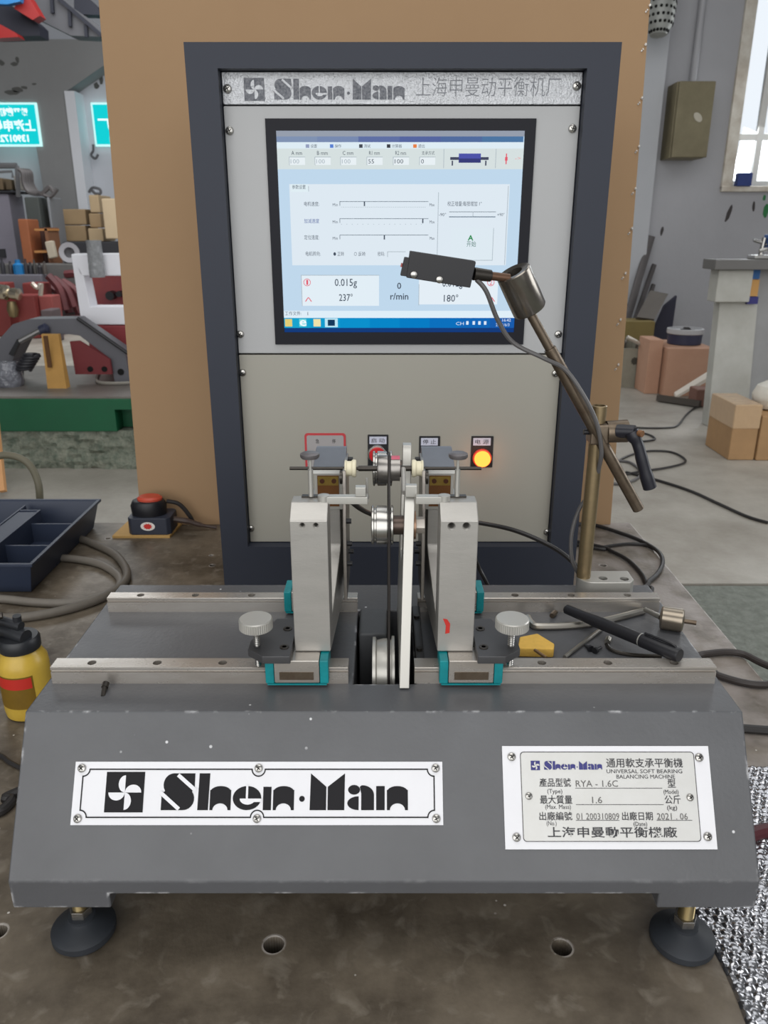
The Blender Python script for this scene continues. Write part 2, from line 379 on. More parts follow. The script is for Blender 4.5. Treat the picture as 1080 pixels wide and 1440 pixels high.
# paint smudges on the wall under the window, ink with a shape of its own
def smudge(u, v, w_, h_, m, ang=0):
    c = P(u, v, Y=8.196); s = 8.0/1100
    pts = [(math.cos(t)*w_*s*(0.8+0.3*random.random()), math.sin(t)*h_*s*(0.8+0.3*random.random())) for t in (2*PI*i/12 for i in range(12))]
    ca, sa = math.cos(ang), math.sin(ang)
    return [(c.x+x*ca-y*sa, c.z+x*sa+y*ca) for x, y in pts]
wallb = bpy.data.objects['wall_back']
SM = mat('wall_smudge', (70, 66, 66), 0.9)
b = MB()
for a in ((1025, 300, 3, 12, 0.25), (1060, 290, 2, 7, -0.1), (931, 325, 2, 6, 0.1)): b.prism(smudge(a[0], a[1], a[2], a[3], None, -a[4]), XZ(8.2), 0.0, 0.003)
b.build('smudge', SM, wallb)
b = MB(); b.prism(smudge(1077, 296, 4, 9, None), XZ(8.2), 0, 0.003); b.prism(smudge(1075, 278, 2, 4, None), XZ(8.2), 0, 0.003)
b.build('green_smudge', mat('green_paint', (52, 120, 72), 0.7), wallb)
# far wall: pilaster with haunches and a beam
pil = MB()
a0, a1 = P(70, 300, Y=14.6), P(112, 300, Y=14.6)
zt = P(90, 55, Y=14.6).z; zb = P(90, 130, Y=14.6).z
hx0 = P(-60, 60, Y=14.6).x; hx1 = P(160, 75, Y=14.6).x
poly = [(a0.x, FZ), (a1.x, FZ), (a1.x, zb), (hx1, P(150, 82, Y=14.6).z), (hx1+6.0, P(150, 82, Y=14.6).z), (hx1+6.0, zt), (hx0, zt), (hx0, P(0, 130, Y=14.6).z), (a0.x-0.1, P(0, 150, Y=14.6).z)]
pil.prism(poly, XZ(15.0), 0, 0.4)
struct(pil.build('trim_2', WALLD, bevel=0.01))
# column's lit right flank: the light on it painted in as a white strip
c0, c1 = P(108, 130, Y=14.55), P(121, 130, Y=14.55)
struct(MB().box(a1.x+0.003, a1.x+0.17, 14.57, 15.0, FZ, zb+0.02).build('trim_3', mat('lit_flank_white', (228, 230, 236), 0.7)))

# ================================================================== THE BENCH TABLE
TX = 0.56
bench = thing('bench_table', 'oil-stained cast metal bench table carrying the whole balancing machine', 'table', (0, 0.9, FZ))
top = MB().box(-1.5, TX, 0.05, 1.665, -0.05, 0.0).build('table_top', TABLE, bench, bevel=0.003)
cu_ = MB()
for (u, v, r) in ((385, 1328, .0098), (790, 1332, .0095), (-3, 1310, .0085), (848, 795, .007), (299, 795, .006), (297, 781, .004), (152, 757, .006)):
    p = P(u, v, Z=0); cu_.cyl((p.x, p.y, -0.04), (p.x, p.y, 0.02), r, n=24)
cut(top, cu_)
for x in (-1.4, TX-0.12):
    for y in (0.1, 1.55): MB().box(x, x+0.08, y, y+0.08, FZ, -0.05).build('leg', DARKSTEEL, bench, bevel=0.004)
for y in (0.1, 1.55): MB().box(-1.4, TX-0.04, y+0.02, y+0.06, -0.13, -0.05).build('apron', DARKSTEEL, bench)

# ================================================================== MACHINE BED
ZB = 0.217
bed = thing('machine_bed', 'slate grey cast bed of the balancing machine with sloped front and nameplates', 'machine', (0, 0.70, 0))
HW = 0.3225
prof = [(0.601, ZB), (0.5236, 0.0985), (0.5236, 0.0845), (0.8687, 0.0845), (0.8687, ZB)]
body = MB().prism(prof[::-1], YZ(0), -HW, HW)
base = body.build('bed_casting', SLATE, bed)
cut(base, MB().box(-0.029, 0.030, 0.6455, 0.80, 0.12, 0.3))
fb_ = MB()
for sx in (-1, 1):
    for (y0, y1) in ((0.5236, 0.62), (0.78, 0.8687)):
        x0, x1 = sorted((sx*0.3225, sx*0.237)); fb_.box(x0, x1, y0, y1, 0.069, 0.095)
cut(base, fb_, 'UNION')          # the four foot blocks are cast in one with the bed
md = base.modifiers.new('edges', 'BEVEL'); md.width = 0.003; md.segments = 3; md.limit_method = 'ANGLE'; md.angle_limit = math.radians(30); md.harden_normals = True
HEXN = [(math.cos(PI/3*i), math.sin(PI/3*i)) for i in range(6)]
for (x, y) in ((-0.282, 0.56), (0.2765, 0.550), (-0.282, 0.83), (0.282, 0.83)):
    f = MB().lathe([(0.026, 0), (0.029, 0.004), (0.029, 0.010), (0.026, 0.013), (0.016, 0.018), (0.0125, 0.021), (0.0125, 0.024), (0.010, 0.025)], (x, y, 0), (0, 0, 1), 36).build('levelling_foot', RUBBER, bed)
    MB().prism([(x+0.0105*a, y+0.0105*c) for a, c in HEXN], XY(0), 0.025, 0.0335).build('hex_nut', CHROME, f, bevel=0.0008)
    th = MB(); prf = []
    for i in range(20): prf += [(0.0072, 0.0335+i*0.0018), (0.0062, 0.0344+i*0.0018)]
    th.lathe(prf, (x, y, 0), (0, 0, 1), 18).build('stud', mat('brassy_stud', (178, 160, 118), 0.28, 0.9), f)
# guide rails, bolted to the bed
def rail(x0, x1, yf, yb, holes, m=STEEL):
    z1 = 0.2345; yc = (yf+yb)/2
    pr = [(yf, ZB), (yf, z1-0.0052), (yf+0.0016, z1-0.0048), (yf+0.0016, z1-0.0034), (yf, z1-0.0030), (yf, z1-0.0006), (yf+0.0006, z1),
          (yb-0.0006, z1), (yb, z1-0.0006), (yb, z1-0.0030), (yb-0.0016, z1-0.0034), (yb-0.0016, z1-0.0048), (yb, z1-0.0052), (yb, ZB)]
    o = MB().prism(pr[::-1], YZ(0), x0, x1).build('guide_rail', m, bed)
    c = MB()
    for x in holes: c.cyl((x, yc, z1-0.009), (x, yc, z1+0.005), 0.0042, n=16)
    cut(o, c); return o
def hx(us, y): return [P(u, 840 if y > .7 else 930, Y=y).x for u in us]
rail(-0.316, -0.034, 0.6465, 0.6646, hx((129, 221, 313), 0.6555))
rail(0.029, 0.315, 0.6465, 0.6646, hx((762, 855, 948), 0.6555))
rail(-0.312, -0.030, 0.7955, 0.811, hx((198, 275, 354), 0.803))
rail(0.038, 0.311, 0.7955, 0.811, hx((724, 803, 882), 0.803))
# bolt stub below the front rail
q = P(153, 962, Z=ZB)
MB().cyl((q.x, 0.636, ZB+0.004), (q.x+0.001, 0.626, ZB-0.001), 0.0022, n=10).cyl((q.x, 0.640, ZB+0.005), (q.x, 0.635, ZB+0.003), 0.0032, n=10).build('bolt_stub', DARKSTEEL, bed)
# drive motor and its pulley in the pit
mo = MB().box(-0.027, 0.004, 0.735, 0.797, 0.13, 0.223).build('drive_motor', mat('motor_housing', (92, 94, 97), 0.5, 0.2, var=0.3, vscale=30), bed, bevel=0.004)
MB().lathe([(0.030, -0.012), (0.036, -0.0115), (0.036, -0.0085), (0.033, -0.007), (0.0345, -0.0005), (0.0345, 0.003), (0.033, 0.0038), (0.033, 0.0072), (0.037, 0.008), (0.037, 0.0105), (0.02, 0.011)],
           (0, 0.70, 0.197), (1, 0, 0), 40).build('drive_pulley', ALUB, bed)
# arm bracket bolted to the right of the pit
br = MB().box(0.031, 0.040, 0.665, 0.79, ZB, 0.2285).build('arm_bracket', DARKPLATE, bed, bevel=0.002)
for y in (0.69, 0.76): MB().cyl((0.0355, y, 0.2285), (0.0355, y, 0.2315), 0.0033, n=12).build('bolt_head', DARKSTEEL, br)

# --- lettering: the logo drawn in units of the front plate (origin left of square, baseline 0)
def logo(mbk, mbw, fr, x0, y0, s, h=0.0004, sq=True, mk=None):
    X = lambda pts: [(x0+(a-149)*s, y0+c*s) for a, c in pts]
    cur = [mbk, mbw]
    def NX(nm):
        if mk: cur[:] = mk(nm)
    K = lambda pts: cur[0].flat(X(pts), fr, h)
    wl = [h*1.3]
    def W(pts):
        wl[0] += 0.00005; cur[1].flat(X(pts), fr, wl[0])
    if sq:
        NX('pinwheel_emblem'); K([(149, -3), (203, -3), (203, 51), (149, 51)])
        cx, cy, r = 176.5, 23.5, 11.5
        W(arc(cx, cy+r, r*0.82, r, 90, 270)); W(arc(cx+r, cy, r, r*0.92, 0, 180))
        W(arc(cx, cy-r, r*0.82, r, -90, 90)); W(arc(cx-r, cy, r, r*0.92, 180, 360))
    # S
    o = 228; NX('letter_s')
    K([(o, 0), (o+31, 0)]+arc(o+31, 15, 15, 15, -90, 40, 8)+[(o+46, 30), (o+46, 49), (o+15, 49)]+arc(o+16, 34, 14, 15, 90, 215, 8)+[(o, 22)])
    def slot(ax, ay, bx, by, t):
        d = Vector((bx-ax, by-ay)).normalized(); n = Vector((-d.y, d.x))*t
        W([(ax-n.x, ay-n.y), (bx-n.x, by-n.y), (bx+n.x, by+n.y), (ax+n.x, ay+n.y)])
    slot(o+22, 47, o+48, 26, 2.6); slot(o-2, 24, o+25.5, 1.5, 2.6)
    def arch(a, wd): 
        K([(a, 0), (a+wd*0.1, 0)]+arc(a+wd*0.5, 0, wd*0.36, 9, 180, 0, 10)+[(a+wd, 0)]+[(a+wd, 27)]+arc(a+wd/2, 24, wd*0.5, 8, 20, 160, 8)+[(a, 27)])
    NX('letter_h'); K([(279, 0), (294, 0), (295, 49), (280, 49)]); arch(296, 29.5)
    NX('letter_e'); K(arc(348, 16, 20, 16, 0, 359, 28)); W([(346.5, 15), (349.5, 15), (349.5, 34), (346.5, 34)])
    W(arc(349, 15.5, 11, 8, 180, 360)); W([(349, 11), (369, 11), (369, 15.5), (349, 15.5)])
    NX('letter_n'); K([(370.5, 0), (382, 0), (382, 31), (370.5, 31)]); arch(384.5, 29.5)
    NX('dot'); K(arc(425, 15, 4, 4, 0, 359, 12))
    NX('letter_m'); K([(436, 0), (459, 0), (459, 31), (437, 49)]); K([(461, 0), (484.5, 0), (485, 49), (461, 31)])
    NX('letter_a'); K(arc(498, 27, 8.5, 6.5, 0, 359, 16)); K([(504.5, 0), (504.5, 18.5)]+arc(504.5, 9.2, 16, 9.2, 90, 270, 10))
    K([(508, 0), (526, 0)]+arc(510, 20, 16, 13, 0, 95, 8)+[(506, 31), (508, 22)])
    NX('letter_n'); K([(529, 0), (541, 0), (541, 32), (529, 32)]); arch(544, 29.5)

FS = Frame((0, 0.601, ZB), (1, 0, 0), (0, 0.601-0.5236, ZB-0.0985))      # sloped front face
def uvx(fr, u, v): return fr.uv(u, v)[0]
# name plate
xl = (uvx(FS, 108, 1071)+uvx(FS, 99, 1160))/2; xr = (uvx(FS, 621, 1071)+uvx(FS, 624, 1160))/2
yt = FS.uv(360, 1071)[1]; yb_ = FS.uv(360, 1160)[1]
npl = MB().prism([(xl, yb_), (xr, yb_), (xr, yt), (xl, yt)], FS, 0.0001, 0.0012).build('name_plate', WHITEPLATE, bed, label='white name plate with black Shen-Man lettering')
k_, w_ = MB(), MB()
lx0 = FS.uv(149, 1115)[0]; lx1 = FS.uv(574, 1115)[0]; ly = FS.uv(360, 1139)[1]
LET = []
def mk(nm):
    LET.append((nm, MB(), MB())); return LET[-1][1:]
logo(k_, w_, FS, lx0, ly, (lx1-lx0)/425, 0.0015, mk=mk)
for nm, a, c in LET:
    # black letter first, its white cut-outs in the same part as a second material
    me = MB(); me.add(a.v, a.f); nb = len(a.f)
    if c.f: me.add(c.v, c.f)
    o_ = me.build(nm, INK, npl, smooth=False, fix=False); o_.data.materials.append(WHITEPLATE)
    for i, p_ in enumerate(o_.data.polygons): p_.material_index = 0 if i < nb else 1
# border line with scallops around the screws
pw, ph = xr-xl, yt-yb_; mg = 0.0075; t_ = 0.0011; sc = 0.0058
xm = (xl+xr)/2
bd = MB()
def ln(xa, ya, xb, yb2): bd.rect(FS, min(xa, xb)-t_/2, min(ya, yb2)-t_/2, max(xa, xb)+t_/2, max(ya, yb2)+t_/2, 0.0016)
L_, R_, B_, T_ = xl+mg, xr-mg, yb_+mg*0.85, yt-mg*0.85
for yy in (B_, T_): ln(L_+sc, yy, xm-sc, yy); ln(xm+sc, yy, R_-sc, yy)
for xx in (L_, R_): ln(xx, B_+sc, xx, T_-sc)
def ring(cx, cy, a0, a1):
    o_ = arc(cx, cy, sc+t_/2, sc+t_/2, a0, a1, 10); i_ = arc(cx, cy, sc-t_/2, sc-t_/2, a0, a1, 10)
    for i in range(10): bd.flat([i_[i], o_[i], o_[i+1], i_[i+1]], FS, 0.0016)
ring(L_, T_, -90, 0); ring(R_, T_, 180, 270); ring(L_, B_, 0, 90); ring(R_, B_, 90, 180); ring(xm, T_, 180, 360); ring(xm, B_, 0, 180)
bd.build('border_line', INK, npl, smooth=False, fix=False)
for cx in (L_-0.0015, xm, R_+0.0015):
    for cy in (B_-0.001, T_+0.001): screw(FS, cx, cy, 0.0012, npl, 0.95)
# rating plate: white backing and the small silver plate
def quadrect(fr, tl, tr, br, bl):
    a, b2, c, d = (fr.uv(*q_) for q_ in (tl, tr, br, bl))
    return (a[0]+d[0])/2, (c[1]+d[1])/2, (b2[0]+c[0])/2, (a[1]+b2[1])/2
rx0, ry0, rx1, ry1 = quadrect(FS, (705, 1049), (993, 1049), (1010, 1194), (711, 1194))
rp = MB().prism([(rx0, ry0), (rx1, ry0), (rx1, ry1), (rx0, ry1)], FS, 0.0001, 0.0014).build('rating_plate', WHITEPLATE, bed, label='white backing plate carrying the silver rating plate')
ix0, iy0, ix1, iy1 = quadrect(FS, (731, 1057), (974, 1057), (985, 1183), (735, 1183))
MB().prism(rrect(ix0, iy0, ix1, iy1, 0.003), FS, 0.0014, 0.0022).build('rating_insert', SILVERPLATE, rp)
bd = MB(); bd_o = rrect(ix0, iy0, ix1, iy1, 0.003); bd_i = rrect(ix0+0.0005, iy0+0.0005, ix1-0.0005, iy1-0.0005, 0.0028)
for i in range(len(bd_o)): j = (i+1) % len(bd_o); bd.flat([bd_i[i], bd_o[i], bd_o[j], bd_i[j]], FS, 0.0024)
bd.build('insert_edge', INK, rp, smooth=False, fix=False)
def pxs(fr, us, v): return [fr.uv(u, v)[0] for u in us]
for (u, v) in ((719, 1064), (982, 1065), (726, 1177), (994, 1176)): screw(FS, *FS.uv(u, v), 0.0014, rp, 0.95)
for (u, v) in ((743, 1119), (969, 1121)): screw(FS, *FS.uv(u, v), 0.0022, rp, 0.8)
kb, kw, tx = MB(), MB(), MB()
a = FS.uv(746, 1082); s_ = (FS.uv(846, 1082)[0]-a[0])/425
logo(kb, kw, FS, a[0], a[1], s_, 0.0026)
kb.build('blue_logo', INKBLUE, rp, smooth=False, fix=False)['kind'] = 'stuff'; kw.build('logo_cutout', SILVERPLATE, rp, smooth=False, fix=False)['kind'] = 'stuff'
def T(string, u, v, u2, mbx=tx, fr=FS, h=0.0026, bold=0.0, hpx=None):
    """text with its baseline at v running from u to u2"""
    x, y = fr.uv(u, v); x2, _ = fr.uv(u2, v)
    probe = MB().text(string, XY(0), 0, 0, 1.0)
    mx = max(q_[0] for q_ in probe.v); mn = min(q_[0] for q_ in probe.v); my = max(q_[1] for q_ in probe.v)
    lo = min(q_[1] for q_ in probe.v) if any(ord(ch) > 0x2e80 for ch in string) else 0.0
    if hpx: size = abs(fr.uv(u, v-hpx)[1]-y)/(my-lo)
    else: size = (x2-x)/(mx-mn)
    y -= lo*size
    sx = (x2-x)/((mx-mn)*size)
    mbx.text(string, fr, x-mn*size*sx, y, size, h, sx=sx, bold=bold)
T('通用軟支承平衡機', 852, 1079, 959, bold=0.00006, hpx=13)
T('UNIVERSAL SOFT BEARING', 852, 1087, 958, hpx=5.5); T('BALANCING MACHINE', 866, 1094.5, 948, hpx=5.5)
T('產品型號', 758, 1106, 802, bold=0.00006, hpx=12); T('(Type)', 769, 1115, 790, hpx=6); T('型', 938, 1107, 949, bold=0.00006, hpx=12); T('(Model)', 932, 1116, 953, hpx=6)
T('最大質量', 759, 1130, 804, bold=0.00006, hpx=12); T('(Max. Mass)', 766, 1137, 802, hpx=6); T('公斤', 934, 1130, 956, bold=0.00006, hpx=12); T('(kg)', 937, 1138, 951, hpx=6)
T('出廠編號', 758, 1153, 804, bold=0.00006, hpx=12); T('(No.)', 768, 1160, 782, hpx=6); T('出廠日期', 874, 1153, 917, bold=0.00006, hpx=12); T('(Date)', 890, 1161, 909, hpx=6)
T('上海申曼動平衡機廠', 770, 1177, 951, bold=0.00009, hpx=15)
for (u0, u1, v) in ((808, 930, 1108), (809, 932, 1131), (809, 870, 1153), (922, 972, 1153)):
    x0, y0 = FS.uv(u0, v); x1, _ = FS.uv(u1, v); tx.rect(FS, x0, y0-0.0002, x1, y0+0.0002, 0.0026)
tx.build('plate_text', mat('grey_black_print', (52, 52, 56), 0.5), rp, smooth=False, fix=False)['kind'] = 'stuff'
st = MB()
T('RYA - 1.6C', 809, 1106, 868, st, hpx=9); T('1.6', 832, 1129, 846, st, hpx=9); T('01 200310809', 810, 1152, 870, st, hpx=9); T('2021 . 06', 923, 1152, 966, st, hpx=9)
st.build('stamped_text', mat('grey_stamp', (96, 94, 92), 0.5), rp, smooth=False, fix=False)['kind'] = 'stuff'

# ================================================================== BEARING PEDESTALS (left is the pattern, right its mirror)
def pedestal(sg, label):
    ped = thing('bearing_pedestal', label, 'pedestal', (sg*0.068, 0.735, 0.235), 'bearing pedestals clamped on the guide rails')
    def bx(x0, x1, y0, y1, z0, z1, mb=None):
        a_, c_ = sorted((sg*x0, sg*x1)); return (mb or MB()).box(a_, c_, y0, y1, z0, z1)
    # casting: X bounds drift inwards towards the back
    zb = 0.247
    pr = [(0.655, zb), (0.815, zb), (0.815, 0.36), (0.765, 0.36), (0.765, 0.312), (0.757, 0.305), (0.690, 0.268), (0.690, 0.3915), (0.672, 0.3915), (0.655, 0.3795)]
    vs = []; n = len(pr)
    xi = lambda y: 0.0505-0.0075*max(0, (y-0.690)/0.11); xo = lambda y: 0.0847-0.008*max(0, (y-0.690)/0.11)
    for f_ in (xo, xi): vs += [(sg*f_(y), y, z) for y, z in pr]
    m_ = MB(); m_.add(vs, [tuple(range(n)), tuple(range(2*n-1, n-1, -1))]+[(i, (i+1) % n, n+(i+1) % n, n+i) for i in range(n)])
    co = m_.build('pedestal_casting', ALU, ped, bevel=0.0012)
    if sg < 0: hs = [(425, 739, .0018), (444, 739, .0018)]
    else: hs = [(635, 740, .0028), (656, 740, .0028)]
    c_ = MB()
    for u, v, r in hs:
        q_ = P(u, v, Y=0.655); c_.lathe([(r+0.001, -0.004), (r+0.001, 0.0002), (r, 0.0016), (r, 0.022)], (q_.x, 0.655, q_.z), (0, 1, 0), 16)
    cut(co, c_)
    if sg > 0:
        pts = [P(u, v, Y=0.6548) for u, v in ((623, 870), (629, 871), (633, 877), (632, 890), (626, 891), (627, 880))]
        MB().prism([(p.x, p.z) for p in pts][::-1], XZ(0.6549), 0, 0.0004).build('red_paint_mark', mat('red_paint', (190, 44, 36), 0.6), co)
    # thin dark base plate line on top of the front post
    bx(0.054, 0.076, 0.6835, 0.6895, 0.3915, 0.393).build('post_cap', DARKSTEEL, ped)
    # slider blocks with teal end caps on both rails
    for (y0, y1) in ((0.6385, 0.6725), (0.786, 0.820)):
        s = bx(0.0605, 0.103, y0, y1, 0.2225, 0.2465).build('slider_block', STEEL, ped, bevel=0.0012)
        for (x0, x1) in ((0.052, 0.0603), (0.1032, 0.1115)):
            e = bx(x0, x1, y0+0.0005, y1-0.0005, 0.2215, 0.246).build('end_cap', TEAL, s, bevel=0.0012)
        bx(0.066, 0.098, y0-0.0007, y0, 0.2265, 0.2345).build('groove', RUSTY, s)
        bx(0.054, 0.11, y0+0.001, y1-0.001, 0.2198, 0.2213).build('wiper', TEAL, s)
    # cross plate carrying the casting
    bx(0.0515, 0.086, 0.6735, 0.785, 0.2405, 0.2468).build('cross_plate', DARKPLATE, ped)
    # locking bracket with two cap screws
    o_ = [(0.0862, 0.631), (0.112, 0.631), (0.1275, 0.645), (0.1275, 0.6605), (0.108, 0.706), (0.0862, 0.706)]
    bk = MB().prism([(sg*x, y) for x, y in (o_ if sg > 0 else o_[::-1])], XY(0), 0.2475, 0.2555).build('locking_bracket', DARKPLATE, ped, bevel=0.001)
    for (x, y) in ((0.0935, 0.648), (0.0945, 0.684)):
        MB().lathe([(0.0044, 0.2555), (0.0044, 0.2562), (0.0036, 0.2564), (0.0022, 0.2564), (0.0022, 0.2552), (0, 0.2552)], (sg*x, y, 0), (0, 0, 1), 14).build('cap_screw', DARKSTEEL, bk)
    # clamp knob
    kx, ky = sg*0.1195, 0.6515
    r = 0.0158; nk = 48; kv = MB()
    prk = [(r*0.9, 0.2735, 0), (r, 0.2745, 1), (r, 0.2832, 1), (r*0.93, 0.2842, 0), (0.0001, 0.2842, 0)]
    vs = []; fs = []
    for rr, z, kn in prk:
        for i in range(nk*2):
            q_ = rr*(1-0.03*(i % 2)*kn); t = PI*i/nk; vs.append((kx+q_*math.cos(t), ky+q_*math.sin(t), z))
    N2 = nk*2
    for j in range(len(prk)-1):
        for i in range(N2): fs.append((j*N2+i, j*N2+(i+1) % N2, (j+1)*N2+(i+1) % N2, (j+1)*N2+i))
    fs.append(tuple(range(N2-1, -1, -1)))
    kb_ = kv.add(vs, fs).build('clamp_knob', mat('nickel_knob', (196, 194, 188), 0.38, 0.6), ped)
    p_ = []
    for i in range(22): p_ += [(0.0032, 0.232+i*0.0019), (0.0026, 0.2329+i*0.0019)]
    MB().lathe(p_, (kx, ky, 0), (0, 0, 1), 14).build('knob_stud', CHROME, kb_)
    # rear head: pale box with the spring window and sloped dark cover
    hd = bx(0.0405, 0.071, 0.762, 0.812, 0.352, 0.3955).build('bearing_head', ALUB, ped, bevel=0.0008)
    cv = [(0.757, 0.3958), (0.803, 0.407), (0.812, 0.4065), (0.812, 0.3958)]
    vs = [(sg*x, y, z) for x in (0.072, 0.0395) for y, z in cv]
    MB().add(vs, [(0, 1, 2, 3), (7, 6, 5, 4)]+[(i, (i+1) % 4, 4+(i+1) % 4, 4+i) for i in range(4)]).build('head_cover', mat('blue_grey_cover', (112, 116, 124), 0.35, 0.3, var=0.3, vscale=40), ped, bevel=0.0006)
    bx(0.040, 0.0715, 0.7555, 0.7615, 0.3925, 0.3985).build('head_lip', mat('white_lip', (226, 226, 222), 0.4), ped, bevel=0.0006)
    wn_ = bx(0.046, 0.068, 0.7608, 0.7619, 0.356, 0.389).build('spring_window', mat('brown_spring', (112, 72, 36), 0.35, 0.3, var=0.3, vscale=80), ped)
    bx(0.0465, 0.0675, 0.7597, 0.7607, 0.379, 0.3885).build('brass_strip', mat('brass_strip', (150, 124, 62), 0.35, 0.7, var=0.4, vscale=120), wn_)
    for x in (0.051, 0.063): MB().cyl((sg*x, 0.7596, 0.3838), (sg*x, 0.7583, 0.3838), 0.0024, n=12).build('rivet', mat('brown_rivet', (78, 44, 30), 0.4, 0.5), wn_)
    # swing bridge on the inner side with black cap screws
    poly = [(0.722, 0.268), (0.79, 0.268), (0.80, 0.30), (0.80, 0.402), (0.735, 0.402), (0.722, 0.35)]
    sb = MB().prism(poly, YZ(0), *sorted((sg*0.0375, sg*0.0408))).build('swing_bridge', mat('bridge_steel', (142, 136, 130), 0.35, 0.8, var=0.4, vscale=40), ped, bevel=0.0005)
    for (y, z) in ((0.79, 0.398), (0.728, 0.352), (0.738, 0.324), (0.738, 0.302), (0.77, 0.302)):
        MB().cyl((sg*0.0375, y, z), (sg*0.0325, y, z), 0.0026, n=12).build('cap_screw', BLACK, sb)
    for y in (0.7378, 0.7522): MB().lathe([(0.002, -0.0013), (0.0068, -0.0013), (0.0068, 0.0013), (0.002, 0.0013)], (sg*0.0423, y, 0.3945), (1, 0, 0), 20).build('support_roller', DARKSTEEL, sb)
    # retaining thumb screw rising from the front post
    rx = sg*0.0672
    rd = MB().cyl((rx, 0.684, 0.393), (rx, 0.684, 0.4185), 0.0023, n=14).cyl((rx, 0.684, 0.4185), (rx, 0.684, 0.430), 0.0013, n=10).build('retaining_rod', ALUB, ped)
    MB().lathe([(0.001, 0.4285), (0.0078, 0.4295), (0.0088, 0.431), (0.0088, 0.4335), (0.007, 0.4345), (0, 0.4345)], (rx, 0.684, 0), (0, 0, 1), 24).build('thumb_disc', mat('grey_disc', (112, 108, 110), 0.4, 0.5), rd)
    # axial stop bar reaching inwards
    sbz = 0.3925
    st_ = bx(0.0148 if sg < 0 else 0.0290, 0.055, 0.672, 0.681, sbz-0.0035, sbz+0.0035).build('stop_bar', ALUB, ped, bevel=0.0006)
    MB().lathe([(0.0055, -0.004), (0.0055, 0.004), (0.003, 0.0045), (0, 0.0045)], (sg*0.055, 0.6765, sbz), (0, 0, 1), 16).build('bar_end', ALUB, st_)
    if sg < 0: bx(0.0165, 0.026, 0.6722, 0.6808, sbz+0.0036, sbz+0.0125).build('stop_block', ALUB, st_, bevel=0.0006)
    if sg < 0:
        MB().cyl((sg*0.0158, 0.690, sbz-0.006), (sg*0.0158, 0.690, 0.4085), 0.0011, n=8).cyl((sg*0.0165, 0.690, sbz-0.001), (sg*0.0165, 0.676, sbz-0.001), 0.0028, n=12).build('stop_pin', ALU, st_)
    else:
        bx(0.0195, 0.0305, 0.6812, 0.6885, sbz, sbz+0.0115).build('stop_block', ALUB, st_, bevel=0.001)
        MB().cyl((0.0185, 0.6895, 0.3945), (0.0185, 0.72, 0.4085), 0.0024, n=12).build('stop_pin', ALU, st_)
    return ped
pedestal(-1, 'aluminium bearing pedestal to the left of the drive belt, plain front face')
pedestal(1, 'aluminium bearing pedestal to the right of the drive belt with a red paint mark')

# ================================================================== DRIVE ARM with idler pulleys
arm = thing('belt_tensioner', 'tall aluminium belt tensioner with silver idler pulleys between the pedestals', 'tensioner', (0.02, 0.70, ZB))
pol = [(0.6355, 0.2185), (0.79, 0.2185), (0.80, 0.25), (0.812, 0.405), (0.808, 0.4115), (0.796, 0.4115), (0.792, 0.405), (0.775, 0.335), (0.755, 0.31), (0.725, 0.31), (0.708, 0.335), (0.7045, 0.385), (0.699, 0.3915), (0.687, 0.3915), (0.682, 0.386)]
n = len(pol); vs = []
sh = lambda z: 0.0145+0.0048*(z-0.2185)/0.175
for d in (0, 0.0092): vs += [(sh(z)+d, y, z) for y, z in pol]
MB().add(vs, [tuple(range(n)), tuple(range(2*n-1, n-1, -1))]+[(i, (i+1) % n, n+(i+1) % n, n+i) for i in range(n)]).build('arm_plate', ALUB, arm, bevel=0.0008)
def idler(y, z, parent, s=1.0):
    o_ = MB().lathe([(0.006, -0.012), (0.0175, -0.012), (0.0188, -0.0112), (0.0188, -0.0098), (0.0165, -0.009), (0.0165, -0.0075), (0.0186, -0.0068), (0.0186, -0.001), (0.0182, 0.0028),
                     (0.016, 0.0034), (0.016, 0.0062), (0.0188, 0.0068), (0.0188, 0.0082), (0.0175, 0.0088), (0.005, 0.0088)], (0, y, z), (1, 0, 0), 44).build('idler_pulley', CHROME, parent)
    MB().cyl((0.0088, y, z), (0.0186, y, z), 0.0092, n=24).build('bearing_boss', mat('brown_steel_boss', (84, 72, 66), 0.35, 0.7), o_)
    return o_
idler(0.692, 0.3615, arm); idler(0.802, 0.3845, arm)
MB().cyl((0.0275, 0.692, 0.3615), (0.030, 0.692, 0.3615), 0.0135, n=28).build('washer', mat('brown_washer', (140, 112, 92), 0.35, 0.7), arm)
MB().prism([(0.692+0.0082*a, 0.3615+0.0082*c) for a, c in HEXN], YZ(0), 0.030, 0.0385).build('hex_nut', STEEL, arm, bevel=0.0006)
MB().prism([(0.802+0.007*a, 0.3845+0.007*c) for a, c in HEXN], YZ(0), 0.0285, 0.035).build('hex_nut', STEEL, arm, bevel=0.0006)

# ================================================================== ROTOR lying in the rollers
rot = thing('test_rotor', 'small steel rotor with a pink mark on a thin shaft between the pedestals', 'rotor', (0.002, 0.745, 0.401))
RY, RZ = 0.745, 0.4015
MB().cyl((-0.0935, RY, RZ), (0.0965, RY, RZ), 0.0017, n=12).cyl((-0.0255, RY, RZ), (0.031, RY, RZ), 0.0028, n=14).build('shaft', DARKSTEEL, rot)
MB().lathe([(0.003, -0.0068), (0.0125, -0.0065), (0.0135, -0.005), (0.0135, 0.0035), (0.0120, 0.0042), (0.0115, 0.0062), (0.0125, 0.0068), (0.0125, 0.0158), (0.003, 0.016)], (0, RY, RZ), (1, 0, 0), 36).build('rotor_body', mat('grey_rotor_steel', (150, 146, 142), 0.32, 0.85, var=0.3, vscale=60), rot)
pk = MB(); vs = []; fs = []
for i in range(9):
    t = math.radians(60+i*11)
    for x in (0.0072, 0.0156): vs.append((x, RY-0.0127*math.cos(t), RZ+0.0127*math.sin(t)))
for i in range(8): fs.append((2*i, 2*i+1, 2*i+3, 2*i+2))
